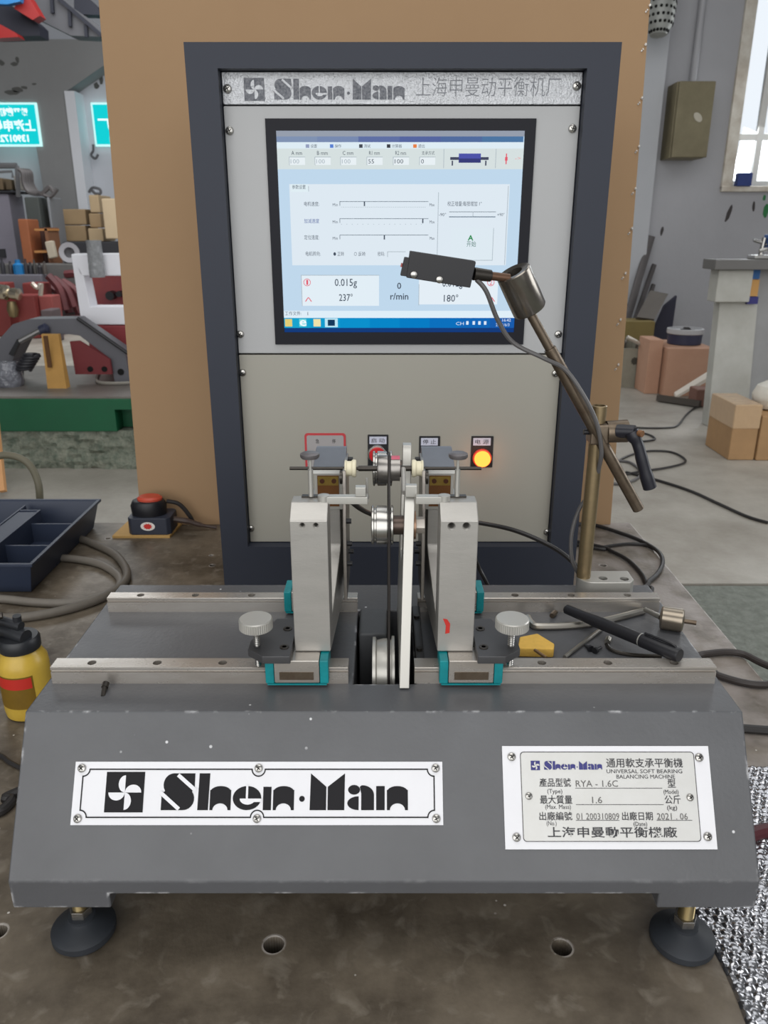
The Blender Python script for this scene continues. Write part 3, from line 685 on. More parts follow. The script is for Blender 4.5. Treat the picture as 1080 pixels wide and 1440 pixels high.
pk.add(vs, fs).build('pink_mark', mat('pink_paint', (196, 92, 112), 0.5), rot)
for sg in (-1, 1):
    MB().lathe([(0.002, 0.0275), (0.0080, 0.0275), (0.0088, 0.0285), (0.0088, 0.031), (0.0074, 0.0325), (0.0074, 0.0365), (0.0084, 0.0375), (0.0080, 0.0388), (0.002, 0.0388)], (0, RY, RZ), (sg, 0, 0), 24).build('nylon_collar', IVORY, rot)

# ================================================================== BELT
bp = []
BX = 0.0048
def barc(cy, cz, r, a0, a1, n=10):
    for i in range(n+1):
        t = math.radians(a0+(a1-a0)*i/n); bp.append((BX, cy+r*math.cos(t), cz+r*math.sin(t)))
barc(0.70, 0.197, 0.0345, 180, 360, 14)
barc(0.802, 0.3845, 0.0168, -20, 100, 8)
barc(RY, RZ, 0.0128, 70, 150, 8)
barc(0.692, 0.3615, 0.0172, 110, 190, 8)
tag(MB().tube(bp, 0.0013, 8, 1, closed=True).build('drive_belt', mat('belt_rubber', (44, 40, 38), 0.6)), 'thin dark drive belt running from the rotor down into the pit', 'belt')

# ================================================================== CONTROL CABINET
CY, CB, CT = 1.224, 0.0, 0.0
FCB = XZ(CY)
cx0 = P(258, 60, Y=CY).x; cx1 = P(875, 58, Y=CY).x; ct = P(566, 59, Y=CY).z
cab = thing('control_cabinet', 'dark blue-grey control cabinet with monitor and push buttons behind the machine', 'cabinet', ((cx0+cx1)/2, CY+0.19, 0))
ox0 = P(306, 97, Y=CY).x; ox1 = P(826, 95, Y=CY).x; ot = P(566, 96, Y=CY).z; ob = P(560, 769, Y=CY).z
b = MB(); D = 0.38
b.box(cx0, cx1, CY+0.045, CY+D, 0.02, ct)
b.box(cx0, ox0, CY, CY+0.045, 0.045, ct); b.box(ox1, cx1, CY, CY+0.045, 0.045, ct)
b.box(ox0, ox1, CY, CY+0.045, ot, ct); b.box(ox0, ox1, CY, CY+0.045, 0.045, ob)
b.build('cabinet_body', CABBLUE, cab)
MB().box(cx0+0.004, cx1-0.004, CY+0.006, CY+D, 0.0, 0.0445).build('plinth', mat('dark_plinth', (48, 51, 62), 0.5), cab)
PYL = CY+0.020
FP = XZ(PYL)
hz0 = P(566, 148, Y=PYL).z; mz0 = P(566, 498, Y=PYL).z
px0, px1 = ox0+0.001, ox1-0.001
def panel(name, z0, z1, m, lab=None):
    return MB().box(px0, px1, PYL, PYL+0.02, z0, z1).build(name, m, cab, bevel=0.0012, label=lab)
hp = panel('header_panel', hz0+0.001, ot-0.001, HEADER, 'crinkled silver header strip with worn lettering')
mp_ = panel('monitor_panel', mz0+0.0012, hz0-0.001, PANEL)
lp = panel('lower_panel', ob+0.001, mz0-0.0012, PANELW)
def sp(fr, u, v, par, s): 
    x, y = fr.uv(u, v); screw(fr, x, y, 0.0, par, s)
for (u, v) in ((320, 125), (811, 121)): sp(FP, u, v, hp, 1.55)
for (u, v) in ((323, 184), (805, 181), (338, 470), (785, 470)): sp(FP, u, v, mp_, 1.5)
for (u, v) in ((341, 524), (781, 525), (353, 743), (769, 748)): sp(FP, u, v, lp, 1.5)
kb, kw, tx = MB(), MB(), MB()
a = FP.uv(344, 140); s_ = (FP.uv(569, 140)[0]-a[0])/425
logo(kb, kw, FP, a[0], a[1], s_, 0.0006)
kb.build('worn_logo', mat('worn_print', (66, 70, 80), 0.5, var=0.8, vscale=330, rgb2=(150, 152, 158)), hp, smooth=False, fix=False)
kw.build('logo_cutout', HEADER, hp, smooth=False, fix=False)['kind'] = 'stuff'
T('上海申曼动平衡机厂', 585, 136, 788, tx, FP, 0.0006, hpx=28, bold=-0.00035)
tx.build('worn_characters', mat('thin_worn_print', (104, 108, 116), 0.5, var=0.6, vscale=330, rgb2=(160, 162, 166)), hp, smooth=False, fix=False)
# monitor
bx0, by0, bx1, by1 = quadrect(FP, (374, 168), (752, 166), (737, 483), (387, 485))
sx0, sy0, sx1, sy1 = quadrect(FP, (389, 185), (736, 183), (724, 465), (400, 469))
bz = MB(); o4 = [(bx0, by0), (bx1, by0), (bx1, by1), (bx0, by1)]; i4 = [(sx0, sy0), (sx1, sy0), (sx1, sy1), (sx0, sy1)]
for i in range(4):
    j = (i+1) % 4
    bz.add([FP.p(*o4[i], 0), FP.p(*o4[j], 0), FP.p(*o4[j], 0.004), FP.p(*o4[i], 0.004), FP.p(*i4[i], 0.004), FP.p(*i4[j], 0.004), FP.p(*i4[j], 0.0003), FP.p(*i4[i], 0.0003)],
           [(0, 1, 2, 3), (3, 2, 5, 4), (4, 5, 6, 7)])
bz.build('monitor_bezel', BEZEL, cab)
E = 1.32
def E_(n, c, s=E): return emis('screen_'+n, c, s)
sc_ = MB().rect(FP, sx0, sy0, sx1, sy1, 0.0008).build('screen', E_('blue', (192, 216, 236)), cab, smooth=False, fix=False, label='lit monitor screen with pale blue measuring program')
class UI:
    def __init__(s): s.g = {}
    def r(s, u0, v0, u1, v1, c, h=0.0010):
        um, vm = (u0+u1)/2, (v0+v1)/2
        xa = FP.uv(u0, vm)[0]; xb = FP.uv(u1, vm)[0]; ya = FP.uv(um, v1)[1]; yb2 = FP.uv(um, v0)[1]
        big = (u1-u0) >= 9 and (v1-v0) >= 9
        if big: s.n = getattr(s, 'n', 0)+1
        s.g.setdefault((c, h, s.n if big else 0), MB()).rect(FP, max(xa, sx0), max(ya, sy0), min(xb, sx1), min(yb2, sy1), h)
    def t(s, st, u, v, u2, c, hpx=None, bold=0.0):
        T(st, u, v, u2, s.g.setdefault((c, 0.0018, 0), MB()), FP, 0.0018, bold, hpx)
    def l(s, u0, v0, u1, v1, c, t=0.8, h=0.0014): s.r(min(u0, u1)-t/2, min(v0, v1)-t/2, max(u0, u1)+t/2, max(v0, v1)+t/2, c, h)
ui = UI()
PALE, WHITE, GREYT, INKT, NAVY, RED, WIN = (214, 230, 238), (232, 240, 244), (170, 182, 190), (72, 82, 96), (74, 96, 160), (226, 92, 110), (10, 132, 196)
for k in range(6): ui.r(388+k*58, 184, 446+k*58, 200, [(128, 146, 178), (120, 138, 176), (96, 112, 164), (86, 102, 160), (82, 108, 158), (78, 118, 162)][k])
ui.r(388, 184, 738, 192, (150, 158, 172), 0.0011)
ui.r(388, 200, 738, 209, (222, 236, 244)); ui.r(388, 209, 738, 238, (214, 224, 224))
for i, (u, c) in enumerate(((432, (150, 160, 190)), (466, (90, 130, 210)), (507, (70, 74, 84)), (546, (60, 62, 70)), (583, (232, 130, 70)))):
    ui.r(u-2, 203, u+3, 208, c, 0.0012); ui.t(['设置', '操作', '测试', '计算器', '退出'][i], u+5, 208, u+(19 if i == 3 else 14), INKT, 5)
for i, (u, la, va) in enumerate(((418, 'A mm', '100'), (454, 'B mm', '100'), (490, 'C mm', '100'), (527, 'R1 mm', '55'), (564, 'R2 mm', '100'), (601, '支承方式', '0'))):
    ui.r(u-11, 221, u+11, 232, WHITE, 0.0012); ui.l(u-11, 221, u+11, 221, GREYT); ui.l(u-11, 221, u-11, 232, GREYT)
    ui.t(la, u-8, 218, u+7 if i < 5 else u+10, INKT, 5.5); ui.t(va, u-9, 230, u-9+4*len(va), GREYT if i < 3 else INKT, 6)
ui.l(624, 210, 624, 236, GREYT); ui.l(697, 210, 697, 236, GREYT)
ui.r(645, 216, 676, 229, (78, 84, 168), 0.0012); ui.r(645, 223, 676, 229, (58, 62, 120), 0.0013); ui.r(633, 221, 645, 225, (70, 74, 96), 0.0012); ui.r(676, 221, 687, 225, (70, 74, 96), 0.0012)
for u in (636, 683): ui.r(u-1, 226, u+1, 233, (70, 74, 96), 0.0012)
ui.r(711, 216, 712.6, 231, RED, 0.0012); ui.r(710, 221, 713.6, 226, RED, 0.0013); ui.t('->', 724, 225, 732, (236, 160, 160), 4)
ui.r(409, 259, 714, 373, (222, 233, 242)); ui.r(409, 259, 434, 270, (224, 238, 244), 0.0012); ui.l(434, 262, 434, 269, GREYT); ui.l(712, 262, 712, 372, GREYT)
ui.t('参数设置', 411, 266, 430, INKT, 6)
for i, (v, la) in enumerate(((287, '电机速度:'), (311, '加减速度'), (334, '定位速度:'))):
    ui.t(la, 428, v+3, 449, NAVY if i == 1 else INKT, 6.5); ui.t('Min', 468, v+3, 475, INKT, 4); ui.t('Max', 604, v+3, 611, INKT, 4)
    ui.l(478, v-3.5, 602, v-3.5, (110, 122, 134)); ui.l(478, v-3.5, 478, v+2, (110, 122, 134))
    k = (513, 595, 541)[i]; ui.l(k, v-3, k-1, v+2.5, INKT)
    n_ = (46, 16, 0)[i]
    for j in range(n_): u = 480+j*120/n_; ui.l(u, v+4.3, u+0.6, v+4.3, GREYT, 0.7)
ui.t('电机转向:', 430, 360, 451, INKT, 6.5); ui.t('● 正转', 469, 360, 484, INKT, 6); ui.t('○ 反转', 498, 360, 514, INKT, 6); ui.t('密码:', 531, 360, 541, INKT, 6)
ui.l(545, 354, 570, 354, GREYT); ui.l(545, 354, 545, 361, GREYT)
ui.l(615.5, 271, 615.5, 372, GREYT); ui.t('校正增量:每按增加 1°', 629, 290, 677, INKT, 7)
ui.l(632, 298, 697, 298, (110, 122, 134)); ui.l(632, 305, 696, 305, (90, 110, 130), 1.2); ui.l(665, 298, 665, 304, GREYT); ui.t('-90°', 617, 304, 627, INKT, 4.5); ui.t('+90°', 699, 304, 709, INKT, 4.5)
ui.r(634, 321, 694, 366, (222, 234, 242), 0.0012); ui.l(693, 321, 693, 366, GREYT); ui.l(634, 366, 692, 366, GREYT); ui.t('A', 658, 338, 665, (40, 140, 80), 7, 0.0003); ui.t('开始', 656, 347, 669, (48, 110, 96), 8)
ui.r(424, 387, 533, 430, (226, 238, 246)); ui.r(589, 384, 700, 428, (228, 238, 246)); ui.l(424, 387, 533, 387, GREYT); ui.l(424.5, 387, 424.5, 430, GREYT); ui.l(589, 400, 589, 429, GREYT)
def uring(u, v, r, c):
    x, y = FP.uv(u, v); rr = r*0.00096; a_ = arc(x, y, rr, rr, 0, 360, 20); i_ = arc(x, y, rr*0.84, rr*0.84, 0, 360, 20)
    mb_ = ui.g.setdefault((c, 0.0018, 0), MB())
    for i in range(20): mb_.flat([i_[i], a_[i], a_[i+1], i_[i+1]], FP, 0.0018)
uring(432, 397, 5.8, RED); ui.t('1', 431, 400.5, 433.6, RED, 7); uring(690, 397, 5.8, RED); ui.t('2', 688, 400.5, 692, RED, 7)
for u0 in (434, 691):
    ui.t('Λ', u0-5, 424, u0+5, RED, 6)
ui.t('0.015g', 471, 402, 502, INKT, 10, 0.0001); ui.t('237°', 477, 423, 496, INKT, 10, 0.0001); ui.t('0', 558.5, 406, 564, INKT, 8.5, 0.0002); ui.t('r/min', 549, 421, 574, INKT, 9, 0.0002); ui.t('180°', 624, 424, 644, INKT, 10, 0.0001)
ui.t('0.012g', 622, 403, 650, INKT, 10, 0.0001)
ui.r(396, 437, 730, 447, (222, 238, 248)); ui.t('工作文件:', 401, 443.5, 424, INKT, 6); ui.l(433, 439, 433, 443, INKT)
for k in range(8): ui.r(394+k*42, 447, 437+k*42, 461, [(24, 164, 206), (18, 156, 206), (12, 144, 204), (8, 134, 200), (8, 124, 196), (12, 112, 190), (18, 102, 182), (26, 92, 172)][k])
ui.r(394, 461, 730, 470, (22, 60, 124))
for (u, c, w2) in ((406, (226, 206, 120), 5), (426, (120, 220, 220), 5), (446, (238, 226, 170), 5)): ui.r(u-w2, 448.5, u+w2, 459, c, 0.0013)
ui.t('e', 422, 458, 431, (244, 250, 255), 8, 0.0003)
ui.r(457, 447.5, 475, 460, (190, 230, 244), 0.0012); ui.r(461, 449.5, 471, 458, (22, 58, 92), 0.0013)
ui.t('CH', 641, 457, 652, (214, 234, 250), 4.5)
for u in (657, 666, 674, 682): ui.r(u-1.6, 451.5, u+1.8, 456.5, (220, 236, 250), 0.0013)
ui.t('16:42', 706, 452, 718, (226, 240, 252), 4); ui.t('2021/6/3', 697, 458.5, 716, (206, 226, 246), 4)
for (c, h, big), mb_ in ui.g.items():
    o_ = mb_.build('screen_field' if big else 'screen_print', E_('%d_%d_%d' % c, c), sc_, smooth=False, fix=False)
    if not big: o_['kind'] = 'stuff'
# push buttons, legend plates, warning sticker
def legend(u0, v0, u1, v1, text_, hu):
    x0, y1_ = FP.uv(u0, v0); x1, y0_ = FP.uv(u1, v1)
    g = MB().prism(rrect(x0, y0_, x1, y1_, 0.001, 2), FP, 0, 0.002).build('legend_plate', BLACK, cab, bevel=0.0004)
    xx0, yy1 = FP.uv(u0+2.5, v0+2.5); xx1, yy0 = FP.uv(u1-2.5, v0+13)
    MB().rect(FP, xx0, yy0, xx1, yy1, 0.0022).build('legend_strip', mat('legend_white', (196, 198, 214), 0.5), g, smooth=False, fix=False)
    t2 = MB(); T(text_, u0+5, v0+11, u1-5, t2, FP, 0.0025, hpx=6.5); t2.build('legend_text', INK, g, smooth=False, fix=False)
    return g
def button(u, v, r, m, name, lab, ringm=CHROME, dome=False):
    x, y = FP.uv(u, v); o_ = FP.p(x, y, 0)
    pr_ = [(r*0.86, 0.004), (r*0.86, 0.010), (r*0.78, 0.0115), (0, 0.012)] if not dome else [(r*0.86, 0.004), (r*0.86, 0.011), (r*0.7, 0.0145), (r*0.4, 0.0162), (0, 0.0168)]
    bt = MB().lathe(pr_, o_, FP.n, 28).build(name, m, cab, label=lab)
    MB().lathe([(r*1.04, 0.002), (r*1.04, 0.0055), (r*0.98, 0.007), (r*0.87, 0.0072)], o_, FP.n, 28).build('button_ring', ringm, bt)
rb = 0.0152
legend(517, 611, 546, 655, '启 动', 0); button(530.5, 638, rb, mat('red_button', (196, 34, 40), 0.35), 'push_button', 'red push button')
legend(589.5, 613, 618, 655, '停 止', 0); button(603, 641, rb, mat('green_button', (10, 118, 58), 0.35), 'push_button', 'green push button half hidden by the bearing head')
legend(663, 613, 692, 657, '电 源', 0)
LAMP = emis('lit_orange_lamp', (255, 150, 60), 3.4)
button(677.5, 643.5, rb, LAMP, 'indicator_lamp', 'glowing orange indicator lamp', mat('orange_ring', (226, 80, 60), 0.3), True)
q = FP.uv(677.5, 643.5); qq = FP.p(q[0], q[1], 0.035)
ld = bpy.data.lights.new('lamp_glow', 'POINT'); ld.energy = 0.03; ld.color = (1, 0.35, 0.12); ld.shadow_soft_size = 0.012
lo = bpy.data.objects.new('lamp_glow', ld); COL.objects.link(lo); lo.location = qq
x0, y0, x1, y1 = quadrect(FP, (428, 609), (487, 609), (486, 660), (430, 660))
wsn = MB().prism(rrect(x0, y0, x1, y1, 0.005), FP, 0, 0.0015).build('warning_plate', mat('sticker_red', (188, 60, 66), 0.45), cab, label='grey plate with a red border half hidden by the left pedestal')
MB().flat(rrect(x0+0.0035, y0+0.0035, x1-0.0035, y1-0.0035, 0.003), FP, 0.0018).build('plate_face', mat('sticker_grey', (160, 156, 156), 0.5), wsn, smooth=False, fix=False)
xc, yc = FP.uv(457, 642)
rr_ = MB(); i_ = arc(xc, yc, 0.0125, 0.0125, 20, 160, 14); o_ = arc(xc, yc, 0.0165, 0.0165, 20, 160, 14)
for i in range(14): rr_.flat([i_[i], o_[i], o_[i+1], i_[i+1]], FP, 0.0021)
rr_.build('red_arc', mat('sticker_red_arc', (206, 80, 92), 0.45), wsn, smooth=False, fix=False)
t2 = MB(); T('急', 444, 623, 449, t2, FP, 0.0021, hpx=6); T('停', 467, 623, 472, t2, FP, 0.0021, hpx=6); t2.build('plate_text', INK, wsn, smooth=False, fix=False)

# ================================================================== CARDBOARD BACKDROP
FK = Frame((0, 1.65, 0), (1, 0, 0), (0, 0.093, 1.04))
kx0 = (FK.uv(142, 0)[0]+FK.uv(195, 738)[0])/2; kx1 = (FK.uv(918, 0)[0]+FK.uv(856, 738)[0])/2
kt = FK.uv(540, -60)[1]
cb = MB().prism([(kx0, 0), (kx1, 0), (kx1, kt), (kx0, kt)], FK, -0.012, 0).build('cardboard_sheet', CARD, bevel=0.0015)
tag(cb, 'tall kraft cardboard sheet standing behind the cabinet, staples down its right edge', 'cardboard')
# staple: a bent wire, two legs showing as bright dots
SG = MB().tube([(-0.005, -0.003, 0), (-0.0045, -0.0028, 0.0016), (0.0045, 0.0028, 0.0016), (0.005, 0.003, 0)], 0.0013, 6, 3).mesh('staple')
SG2 = MB().tube([(-0.005, -0.003, 0), (-0.002, -0.0012, 0.002), (-0.0035, -0.002, 0.003)], 0.0012, 6, 3).tube([(0.005, 0.003, 0), (0.0025, 0.0015, 0.002), (0.0035, 0.002, 0.003)], 0.0016, 6, 3).mesh('staple')
BRIGHT = mat('bright_staple', (236, 232, 226), 0.25, 0.6)
SG.materials.append(BRIGHT); SG2.materials.append(BRIGHT)
for i, (u, v) in enumerate(((911, 12), (905, 67), (900, 142), (896, 210), (891, 269), (886, 325), (877, 388), (870, 453), (867, 516))):
    x, y = FK.uv(u, v); o_ = bpy.data.objects.new('staple', SG2 if i % 3 != 3 else SG); COL.objects.link(o_); o_.parent = cb
    o_.matrix_basis = FK.m() @ Matrix.Translation((x, y, 0.0005)) @ Matrix.Rotation(0.5, 4, 'Z') @ Matrix.Scale(1.35, 4)

# ================================================================== SENSOR STAND
ss = thing('sensor_stand', 'brass-coloured post with clamped rod carrying a black photoelectric sensor head', 'sensor stand', (0.245, 0.845, ZB))
PY = 0.845
bk0, bk1 = P(815, 825, Y=0.83).x, P(893, 825, Y=0.83).x
bs = MB().prism(arc(bk0+0.017, 0.845, 0.017, 0.017, 90, 270, 12)[::1]+[(bk1-0.006, 0.828), (bk1, 0.836), (bk1, 0.862)], XY(0), ZB+0.0002, ZB+0.0215).build('foot_bracket', ALUB, ss, bevel=0.001)
c_ = MB()
for (u, v) in ((848, 813), (878, 814)):
    q = P(u, v, Z=ZB+0.0215); c_.cyl((q.x, q.y, ZB+0.013), (q.x, q.y, ZB+0.03), 0.0052, n=18)
cut(bs, c_)
for (u, v) in ((848, 813), (878, 814)):
    q = P(u, v, Z=ZB+0.0215); MB().lathe([(0.0042, 0), (0.0042, 0.0055), (0.0024, 0.0058), (0.0022, 0.004), (0, 0.004)], (q.x, q.y, ZB+0.0131), (0, 0, 1), 14).build('cap_screw', DARKSTEEL, bs)
pb = P(821, 826, Y=PY); pt = P(841, 570, Y=PY)
xp = (pb.x+pt.x)/2
MB().lathe([(0.0082, ZB+0.0215), (0.0082, pt.z-0.0005), (0.0072, pt.z), (0.006, pt.z), (0.006, pt.z-0.02), (0, pt.z-0.02)], (xp, PY, 0), (0, 0, 1), 26).build('post', TANPIPE, ss)
# clamp block around the post
qc = P(839, 608, Y=PY)
cl = MB().box(xp-0.0098, xp+0.0105, PY-0.013, PY+0.011, qc.z-0.0115, qc.z+0.0115).build('clamp_block', RUSTY, ss, bevel=0.0025)
RD = PY-0.018    # rod runs just in front of the clamp centre line
q1 = P(866, 606, Y=PY)
MB().cyl((xp+0.009, PY-0.004, q1.z), (P(880, 606, Y=PY).x, PY-0.004, q1.z+0.001), 0.0120, 0.0125, n=26).build('cross_hub', RUSTY, cl)
MB().cyl((xp-0.0095, PY-0.004, q1.z), (xp-0.016, PY-0.004, q1.z), 0.0032, n=12).build('clamp_bolt', BLACK, cl)
# tilted rod: passes behind the ratchet lever
r0 = P(898, 716, Y=PY-0.004); r1 = P(773, 490, Y=PY-0.012); r2 = P(741, 432, Y=PY-0.014)
rod_y = lambda t: PY
ro = MB().cyl(r0, r1, 0.0066, n=20).build('tilted_rod', RUSTY, ss, bevel=0.0006)
MB().cyl(r1, r2, 0.0050, n=16).build('thin_rod', RUSTY, ro)
# ratchet lever
l0 = P(868, 606, Y=PY-0.010); l1 = P(893, 607, Y=PY-0.020); l2 = P(914, 686, Y=PY-0.026)
lv = MB().cyl(l0, l1, 0.0078, 0.0070, n=20).tube([l1+Vector((-0.004, 0, 0)), P(897, 625, Y=PY-0.023), P(905, 655, Y=PY-0.025), l2], [0.0078, 0.0062, 0.0066, 0.0074], 14, 5).build('ratchet_lever', mat('lever_black', (30, 30, 38), 0.38), ss)
le = P(898, 609, Y=PY-0.026)
MB().cyl(le, le+Vector((0.003, -0.004, 0)), 0.0036, n=12).build('lever_screw', mat('rust_brown', (134, 96, 66), 0.5, 0.5), lv)
# weight barrel with bored end
b0 = P(722, 384, Y=PY-0.016); b1 = P(747, 438, Y=PY-0.012)
ax = (b1-b0).normalized(); ax = Vector((ax.x, 0.22, ax.z)).normalized(); ln_ = 0.0455; b0 = b0-ax*0.0015
br_ = MB().lathe([(0, 0.016), (0.0085, 0.016), (0.0095, 0.001), (0.0165, 0.0), (0.0178, 0.001), (0.0178, ln_-0.002), (0.0165, ln_), (0.005, ln_+0.001)], b0, ax, 36).build('clamp_barrel', mat('barrel_steel', (146, 140, 132), 0.22, 0.9, var=0.5, vscale=40, rgb2=(92, 85, 77)), ss)
# sensor head on its stub
s0 = P(716, 391, Y=PY-0.022); s1 = P(666, 385, Y=PY-0.030)
sbm = P(690, 388, Y=PY-0.026)
MB().cyl(s0, sbm, 0.0042, n=14).build('stub_rod', mat('stub_brown', (110, 84, 68), 0.4, 0.7), ss)
MB().cyl(sbm, s1, 0.0058, 0.0064, n=14).build('stub_collar', DARKSTEEL, ss)
SY = PY-0.042
a_ = P(577, 353, Y=SY); b_ = P(668, 367, Y=SY); c2_ = P(575, 391, Y=SY)
sx_ = (b_-a_); sl = sx_.length; sx_.normalize(); sz_ = Vector((-sx_.z, 0, sx_.x)) if sx_.x > 0 else sx_
FSn = Frame(a_, sx_, sz_)         # normal -y ; y axis up
hh = abs((c2_-a_).dot(sz_))
SEN = mat('sensor_black', (27, 27, 32), 0.45, var=0.2, vscale=30)
sen = MB().prism([(0, -hh), (sl, -hh-0.0005), (sl+0.0012, -0.001), (sl, 0), (0, 0)], FSn, -0.022, 0.0).build('sensor_head', SEN, ss, bevel=0.0008, label='black rectangular photoelectric sensor head')
MB().prism([(-0.006, -hh+0.001), (0.004, -hh+0.001), (0.004, -0.0065), (-0.0045, -0.0065)], FSn, -0.020, -0.001).build('lens_nose', SEN, sen, bevel=0.0006)
MB().prism([(-0.0072, -hh+0.009), (-0.0055, -hh+0.009), (-0.0055, -0.0125), (-0.0068, -0.0125)], FSn, -0.016, -0.004).build('red_lens', mat('lens_red', (150, 50, 44), 0.25), sen)
for (u, v) in ((582, 386), (618, 393)): screw(FSn, *FSn.uv(u, v), 0.0, sen, 0.95, deep=False)
# sensor cable
ck = [P(670, 393, Y=SY+0.012), P(684, 410, Y=SY+0.01), P(700, 450, Y=SY+0.015), P(722, 482, Y=SY+0.02), P(765, 504, Y=PY-0.024), P(795, 520, Y=PY-0.02), P(820, 555, Y=PY-0.024), P(838, 592, Y=PY-0.022), P(845, 625, Y=PY-0.02),
      P(844, 650, Y=PY-0.014), P(832, 690, Y=PY+0.012), P(815, 715, Y=PY+0.016), P(804, 750, Y=PY+0.014), P(804, 785, Y=PY+0.012), P(814, 808, Y=PY+0.012), P(822, 822, Y=PY+0.014)]
MB().tube(ck, 0.0024, 8, 6).build('sensor_cable', GREYCABLE, ss)

# ================================================================== LOOSE THINGS ON THE BED AND TABLE
def onbed(u, v, h=0.0): return P(u, v, Z=ZB+h)
# marker pen resting from the bed up onto the front rail
p0 = P(795, 856, Z=ZB+0.0155); p1 = P(956, 922, Z=ZB+0.0175+0.0065)
pen = thing('marker_pen', 'black marker pen lying across the front rail at right', 'pen', (p0+p1)/2)
d = (p1-p0).normalized(); Ln = (p1-p0).length
MB().lathe([(0.0035, 0), (0.0052, 0.002), (0.0056, Ln*0.18), (0.0066, Ln*0.3), (0.0066, Ln*0.70)], p0, d, 18).build('barrel', BLACK, pen)
MB().lathe([(0.0072, Ln*0.70), (0.0072, Ln*0.985), (0.0062, Ln)], p0, d, 18).build('cap', BLACK, pen)
up_ = Vector((0, 0, 1)); up_ = (up_-d*up_.dot(d)).normalized(); sd = d.cross(up_)
MB().lathe([(0.0067, Ln*0.688), (0.0067, Ln*0.697)], p0, d, 18).build('ring', mat('pen_silver', (180, 178, 172), 0.3, 0.6), pen)
Fpen = Frame(p0, d, (up_*0.75-sd*0.66 if sd.y > 0 else up_*0.75+sd*0.66))
tb = MB().tube([p0+d*(Ln*0.72)+up_*0.0088, p0+d*(Ln*0.93)+up_*0.0088, p0+d*(Ln*0.97)+up_*0.006], 0.0015, 6, 3).build('clip', BLACK, pen)
# hex key
hk = [onbed(742, 868, 0.004), onbed(748, 877, 0.004), onbed(762, 881, 0.004), onbed(830, 877, 0.004), onbed(905, 859, 0.004)]
tag(MB().tube(hk, 0.0038, 8, 5).build('hex_key', mat('satin_steel', (172, 168, 160), 0.3, 0.9)), 'bent steel hex key lying behind the marker pen', 'hex key')
# drilled weight with axle pins
wt = thing('steel_weight', 'small turned steel cylinder with axle pin beyond the marker pen', 'weight', onbed(945, 880, 0))
g0, g1 = onbed(929, 868, 0.013), onbed(961, 873, 0.013); ga = (g1-g0).normalized()
MB().lathe([(0.004, -0.001), (0.011, 0), (0.0128, 0.0015), (0.0128, (g1-g0).length-0.0015), (0.011, (g1-g0).length), (0.004, (g1-g0).length+0.001)], g0, ga, 28).build('cylinder', mat('turned_steel', (150, 140, 126), 0.3, 0.9, var=0.4, vscale=50), wt)
MB().cyl(g1, g1+ga*0.013, 0.0026, n=12).build('axle_pin', RUSTY, wt)
MB().cyl(g0, onbed(907, 857, 0.012), 0.0032, 0.0026, n=12).build('axle_rod', mat('satin_steel', (172, 168, 160)), wt)
# thin screwdriver-like rods and screws
tag(MB().cyl(onbed(794, 924, 0.003), onbed(846, 884, 0.003), 0.0021, n=10).build('steel_rod', MATS['satin_steel']), 'thin straight steel rod slanting under the marker pen', 'rod')
sc2 = thing('small_wrench', 'flat dark steel tool with ring end half under the marker pen', 'wrench', onbed(890, 915, 0))
MB().tube([onbed(853, 906, 0.0025), onbed(862, 915, 0.0025), onbed(890, 921, 0.0025), onbed(930, 923, 0.0025)], 0.0021, 8, 5).build('shank', DARKSTEEL, sc2)
q = onbed(854, 903, 0.003); MB().cyl(q, onbed(856, 898, 0.004), 0.0035, n=12).build('ring_end', MATS['satin_steel'], sc2)
for i, (u, v, la) in enumerate(((829, 911, 'small black screw lying in front of the marker pen, left of the pair'), (838, 914, 'small black screw lying in front of the marker pen, right of the pair'))):
    q = onbed(u, v, 0.003); q2 = onbed(u+(7 if i else -6), v-4, 0.0025)
    tag(MB().cyl(q, q2, 0.0018, n=8).cyl(q, q+(q-q2).normalized()*0.003, 0.0034, n=10).build('loose_screw', BLACK), la, 'screw', 'loose black screws')
tag(MB().cyl(onbed(776, 866, 0.003), onbed(781, 861, 0.003), 0.003, n=8).build('loose_nut', RUSTY), 'small rusty stud lying behind the hex key', 'stud')
# yellow foam wedge with a metal pin
fo = thing('foam_block', 'yellow foam wedge with a pin beside the right locking bracket', 'foam', onbed(752, 915, 0))
pts = [onbed(727, 924), onbed(778, 925), onbed(779, 917), onbed(755, 902), onbed(730, 907)]
MB().prism([(p.x, p.y) for p in pts], XY(ZB), 0, 0.010).build('wedge', YELLOW, fo, bevel=0.0015)
MB().cyl(P(752, 914, Z=ZB+0.0125), P(768, 925, Z=ZB+0.0125), 0.0016, n=8).build('pin', mat('dull_pin', (130, 104, 76), 0.4, 0.6), fo)

# ---- oil can (left)
oc = P(42, 985, Z=0); oc = Vector((-0.487, 0.925, 0))
oil = thing('oil_can', 'yellow plastic oil can with black cap and red label left of the bed', 'oil can', oc)
OILY = mat('yellow_translucent', (206, 174, 72), 0.3, var=0.55, vscale=14, rgb2=(164, 130, 44), spec=0.5)
ob_ = MB().lathe([(0.026, 0), (0.031, 0.003), (0.0325, 0.012), (0.0325, 0.074), (0.0315, 0.083), (0.026, 0.093), (0.0235, 0.097), (0.0235, 0.10)], oc, (0, 0, 1), 36).build('can_body', OILY, oil)
lb = MB(); vs = []; fs = []
for i in range(13):
    t = math.radians(-150+i*8.5)
    for z in (0.022, 0.070): vs.append((oc.x+0.0328*math.cos(t), oc.y+0.0328*math.sin(t), z))
for i in range(12): fs.append((2*i, 2*i+2, 2*i+3, 2*i+1))
lb.add(vs, fs).build('label', mat('brown_label', (120, 92, 22), 0.5, var=0.5, vscale=60), ob_)
lb = MB(); vs = []
